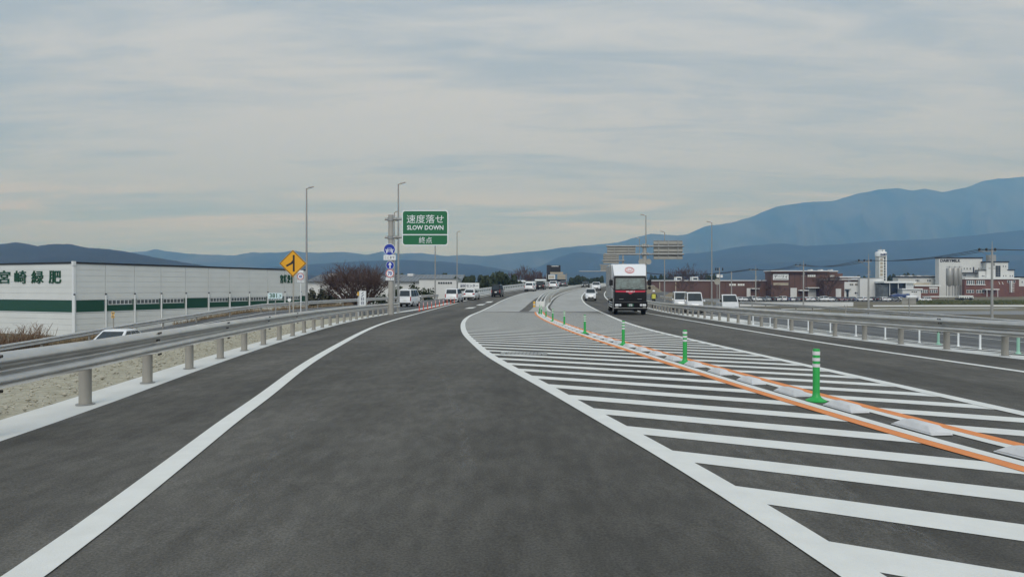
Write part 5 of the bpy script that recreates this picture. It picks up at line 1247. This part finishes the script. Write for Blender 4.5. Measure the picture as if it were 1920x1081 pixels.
def ever(label, cat='tree', R=1.0, Hc=1.6, n=3200, seed=1, size=.15, conic=False, name='evergreen_tree', m=None):
    t = thing(name, label, cat)
    MB().tube([(0, 0, 0), (.02, 0, .5), (0, .02, 1.2)], [.07, .05, .02], 7).build('trunk', M_WOOD, t)
    leaf_crown(R, Hc, n, seed, size, 11, .35, conic=conic).build('crown', m or M_LEAF, t, smooth=False); return t
pro = [ever('', seed=1), ever('', seed=2, Hc=1.75), ever('', seed=3, conic=True, Hc=2.0, R=.7)]
usedp = set()
def plant(k, x, ytop, wpx, Y, label, group='evergreen trees beside the rising road', zg=None):
    X = pX(x, Y); g_ = T(X, Y) if zg is None else zg; h = pZ(ytop, Y)-g_
    o = pro[k] if k not in usedp else copy_thing(pro[k], (0, 0, 0)); usedp.add(k)
    o.location = (X, Y, g_); hh = (1.95, 2.1, 2.35)[k]; r = wpx*Y/F/2/(1.0, 1.0, .7)[k]/.78
    o.scale = (r, r, h/hh); o.rotation_euler = (0, 0, rs.uniform(0, 6)); o['label'] = label; o['group'] = group
for i, (k, x, yt, w_, Y) in enumerate(((0, 866, 513, 26, 172), (1, 880, 510, 26, 180), (0, 893, 512, 26, 174), (1, 907, 509.5, 26, 182), (0, 934, 503.5, 38, 166), (1, 919, 510, 24, 176), (0, 951, 509, 30, 175), (1, 963, 516, 24, 182), (0, 974, 522, 18, 190), (1, 982, 525, 12, 200))):
    plant(k, x, yt, w_, Y, 'largest dark evergreen, above the lone black van' if i == 4 else f'dark evergreen behind the far left parapet, {ordn(i)} from the hall')
for i, (k, x, yt, w_, Y) in enumerate(((0, 748, 508, 26, 250), (1, 775, 513, 30, 255), (0, 800, 510, 34, 250), (1, 826, 507, 34, 260), (0, 849, 513, 26, 250))):
    plant(k, x, yt, w_, Y, f'dark treetop behind the blue-grey hall roof, {ordn(i)} from the green sign pole', 'treetops behind the hall')
for i, (k, x, yt, w_, Y) in enumerate(((0, 1072, 517, 18, 330), (1, 1082, 512, 24, 335), (0, 1094, 516, 20, 330), (2, 1106, 519, 14, 340), (1, 1116, 516, 20, 345), (2, 1127, 514, 14, 335))):
    plant(k, x, yt, w_, Y, f'evergreen behind the far crest, {ordn(i)} right of the display tower', 'evergreens behind the crest')
cx_ = [(1222, 512), (1230, 514), (1239, 511), (1248, 513), (1256, 510), (1264, 513), (1316, 512), (1324, 510), (1331, 513), (1338, 511), (1345, 514)]
for i, (x, yt) in enumerate(cx_): plant(2, x, yt, 11, 440, f'dark conifer behind the low brown wing, {ordn(i)} from the truck', 'conifers behind the brown factory')
cx_ = [(1668, 513), (1677, 511), (1686, 513), (1694, 510), (1703, 508.5), (1711, 511), (1604, 515), (1612, 513), (1622, 515)]
for i, (x, yt) in enumerate(cx_): plant(2, x, yt, 12, 460, f'conifer far behind, {ordn(i)} right of the slender white tower' if i < 6 else f'conifer far behind the white annex roof, {ordn(i-6)} from its left end', 'conifers behind the factory tower')
for i, (x, yt, Y, h) in enumerate(((972, 507, 300, 13), (986, 511, 310, 12), (1000, 509, 300, 13), (1012, 512, 310, 12))): bare_tree(f'thin greyish bare tree above the white sheds, {ordn(i)} from the left', pX(x, Y), Y, pZ(yt, Y)-h, h, .7, 60+i, stems=2, group='bare trees above the white sheds', dens=4, rmin=.045)
# hedges and weeds
def hedge(label, pts, seed, n=2600, size=.30, m=M_LEAF2, h=1.0):
    t = thing('hedge', label, 'hedge', pts[0][0]); b = MB(); r_ = random.Random(seed); o0 = Vector(pts[0][0]); bb = MB()
    for c, R, Hc in pts:
        q = leaf_crown(R, Hc, n//len(pts), r_.randrange(999), size, 9); off = Vector(c)-o0
        i = len(b.v); b.v += [tuple(Vector(v)+off) for v in q.v]; b.f += [tuple(k+i for k in f_) for f_ in q.f]
        for k in range(4): a = r_.uniform(0, 6); bb.tube([off, off+Vector((math.cos(a)*R*.4, math.sin(a)*R*.4, Hc*.6))], [.06, .03], 5)
    b.build('foliage', m, t, smooth=False); bb.build('stems', M_WOOD, t); return t
hedge('dark unkempt hedge right of the warehouse, left of the bare tree', [((pX(x, Y), Y, ZL), R, pZ(yt, Y)-ZL) for x, yt, Y, R in ((588, 538, 104, 1.8), (604, 541, 105, 1.7), (620, 546, 104, 1.7), (638, 547, 105, 1.8), (656, 548, 104, 1.7))], 5, 5000)
hedge('dark hedge behind the white van and the guardrail', [((pX(x, Y), Y, T(pX(x, Y), Y)-1), R, pZ(yt, Y)-T(pX(x, Y), Y)+1) for x, yt, Y, R in ((706, 549, 112, 1.8), (722, 547, 112, 1.8), (742, 534, 116, 2.0), (762, 529, 116, 2.0), (782, 530, 117, 2.0), (800, 534, 118, 1.9))], 6, 6000, m=M_LEAF)
b = MB()
for _ in range(15000):
    Y = rs.uniform(30, 82); X = RAILL(Y)-.7-2.2*rs.random()**1.5; z = T(X, Y)-.05; n_ = mnoise.noise(Vector((Y*.18, X*.3, 2)))
    if n_ < -.12: continue
    h = rs.uniform(.15, .55)*(1+n_)*(1.0); a = rs.uniform(0, PI); d = .02+.015*rs.random(); lx_, ly_ = rs.uniform(-.15, .15), rs.uniform(-.15, .15)
    b.face([(X-d*math.cos(a), Y-d*math.sin(a), z), (X+d*math.cos(a), Y+d*math.sin(a), z), (X+lx_, Y+ly_, z+h)])
stuff(b.build('dry_grass', M_DRYGR, smooth=False), 'dry straw coloured grass behind the outer left guardrail')
b = MB()
for _ in range(620):
    Y = rs.uniform(38, 46); X = min(pX(rs.uniform(-40, 95)-25*rs.random()**2, Y), RAILL(Y)-.8); z = T(X, Y); h = rs.uniform(.6, 1.7); p = Vector((X, Y, z)); d = Vector((rs.uniform(-.4, .4), rs.uniform(-.3, .3), 1))
    m1 = p+d*h*.55; e = m1+(d+Vector((rs.uniform(-.4, .4), 0, -.1)))*h*.45; b.tube([p, m1, e], [.020, .015, .008], 4)
    for k in range(6):
        q = p.lerp(m1, rs.random()) if k < 3 else m1.lerp(e, rs.random()); b.tube([q, q+Vector((rs.uniform(-.3, .3), rs.uniform(-.2, .2), rs.uniform(.05, .3)))*h*.6], [.008, .004], 3)
stuff(b.build('weeds', mat('weed_stem', (.20, .125, .075), .9, var=.3, scale=2), smooth=False), 'tall brown weed stems at the far left behind the guardrail')

# ================================================================== hills
def hill(name, ridge, D, foot, back, seed, amp, m, xpad=(-700, 2700), step=5):
    xs = [p[0] for p in ridge]; ys = [p[1] for p in ridge]
    b = MB(); rows = []; cols = np.arange(xpad[0], xpad[1]+1, step); nr = 26
    for j in range(nr+6):
        tt = j/nr; Yd = foot+(D-foot)*tt if tt <= 1 else D+(back-D)*(tt-1)*nr/6
        row = []
        for x in cols:
            X = (x-CX)/F*Yd; yr_ = np.interp(x, xs, ys); hz = H+(YH-yr_)*D/F
            hz += D*.00045*mnoise.noise(Vector((x*.22, seed, 0)))+D*.0008*mnoise.noise(Vector((x*.05, seed, 3)))
            if tt <= 1:
                f_ = tt**1.15*(.55+.45*tt)
                sp = mnoise.fractal(Vector((X/D*9+seed, Yd/D*5, seed)), 1.0, 2.1, 4); sp2 = abs(mnoise.noise(Vector((x*.020+seed+.6*sp, Yd/D*1.8, seed))))
                z = -4.6+(hz+4.6)*f_+(sp*.55+(.45-sp2)*1.0)*amp*1.6*max(hz, 60)*tt*(1-tt)*2
            else: z = -4.6+(hz+4.6)*max(0, 1-(tt-1)*nr/6)
            row.append((X, Yd, max(z, -4.6)))
        rows.append(row)
    b.loft(rows, closed=False, caps=False); return structure(b.build(name, m, smooth=True, ang=180))
RA = [(-700,500),(900,480),(1040,472),(1100,460),(1155,455),(1185,447),(1219,438),(1271,441),(1288,439),(1322,424),(1373,417),(1407,407),(1454,387.5),(1510,379),(1561,377),(1604,364),(1646,355.5),(1681,352.5),(1711,357.7),(1732,353.4),(1766,360),(1792,355.5),(1822,348),(1843,339),(1869,335.4),(1911,332),(2000,322),(2200,345),(2700,400)]
RB = [(-700,470),(0,468),(200,467),(245,473),(270,471),(292,467),(330,473),(380,477),(440,478.5),(473,472.5),(517,473.7),(549,470),(569,472.5),(600,473.7),(647,472),(688,477.6),(717,471),(748,475),(790,474.4),(841,480),(867,477.7),(912,480),(930,477.7),(990,471.5),(1010,470.5),(1060,463),(1100,460),(1140,463),(1200,470),(1400,490),(2700,500)]
RC = [(-700,450),(-200,462),(0,457.5),(32,454),(72,461),(92,457.5),(132,457.5),(162,464),(205,467),(250,474),(300,484),(350,492.5),(420,503),(520,512),(700,522),(900,531),(2700,534)]
RD = [(-700,534),(500,528),(700,519),(850,514),(960,509),(1013,499),(1042,484),(1069,475),(1090,472),(1130,476),(1200,478),(1280,476),(1339,471),(1373,464),(1407,460),(1467,456),(1510,461),(1570,458),(1655,451.6),(1740,448.6),(1826,441),(1911,432),(2050,425),(2300,440),(2700,450)]
RE = [(-700,530),(400,512),(520,500),(600,494),(680,489),(760,487),(830,490),(900,497),(960,508),(1100,512),(1300,505),(1450,492),(1600,486),(1750,488),(1900,478),(2100,470),(2700,480)]
M_FAR = mat('mountain_forest', (.006, .010, .008), .95, scale=.0016, col2=(.095, .092, .065), vdetail=12, stretch=(1.6, .5, 1))  # forest colour; its light and dark patches also stand in for shaded folds
hill('mountain', RA, 9600, 6200, 11000, 3, .24, M_FAR)
hill('hills', RB, 7600, 5200, 9000, 7, .22, M_FAR)
hill('hills', RD, 5600, 3500, 6500, 12, .22, M_HILL)
hill('hills', RE, 4300, 2600, 5000, 17, .20, M_HILL)
hill('hills', RC, 2300, 1100, 2900, 21, .16, M_HILL)
# far town and woods on the plain
b = MB(); bw = MB()
for _ in range(900):
    Y = rs.uniform(900, 2400); x = rs.uniform(-100, 2020); X = pX(x, Y)
    if rs.random() < .35: q = rs.uniform(4, 9); b.box(X-q, X+q, Y-q*.6, Y+q*.6, -4.6, -4.6+rs.uniform(4, 9))
    else:
        q = rs.uniform(6, 16); h = rs.uniform(5, 12)
        bw.loft([[(X+r*q*(1+.3*math.sin(3*k+X))*math.cos(2*PI*k/9), Y+r*q*math.sin(2*PI*k/9), -4.6+z*h) for k in range(9)] for r, z in ((1, 0), (1.05, .35), (.75, .75), (.2, 1))])
stuff(b.build('distant_town', M_WHITE, smooth=False), 'pale specks of a distant town on the plain')
stuff(bw.build('distant_woods', M_LEAF, smooth=False), 'dark distant woods on the plain below the hills')

# ================================================================== air
hb = MB().box(-15000, 15000, -60, 14800, -7.0, 1720).build('haze', bpy.data.materials.new('haze_air'), smooth=False)
hb['kind'] = 'stuff'; hm = hb.data.materials[0]; hm.use_nodes = True; hn = hm.node_tree
for n in list(hn.nodes): hn.nodes.remove(n)
ho = hn.nodes.new('ShaderNodeOutputMaterial'); hv = hn.nodes.new('ShaderNodeVolumePrincipled')
hv.inputs['Color'].default_value = (.175, .475, 1.0, 1); hv.inputs['Density'].default_value = 1.75e-4; hv.inputs['Anisotropy'].default_value = .2
hv.inputs['Absorption Color'].default_value = (1, 1, 1, 1)
hn.links.new(hv.outputs[0], ho.inputs['Volume'])
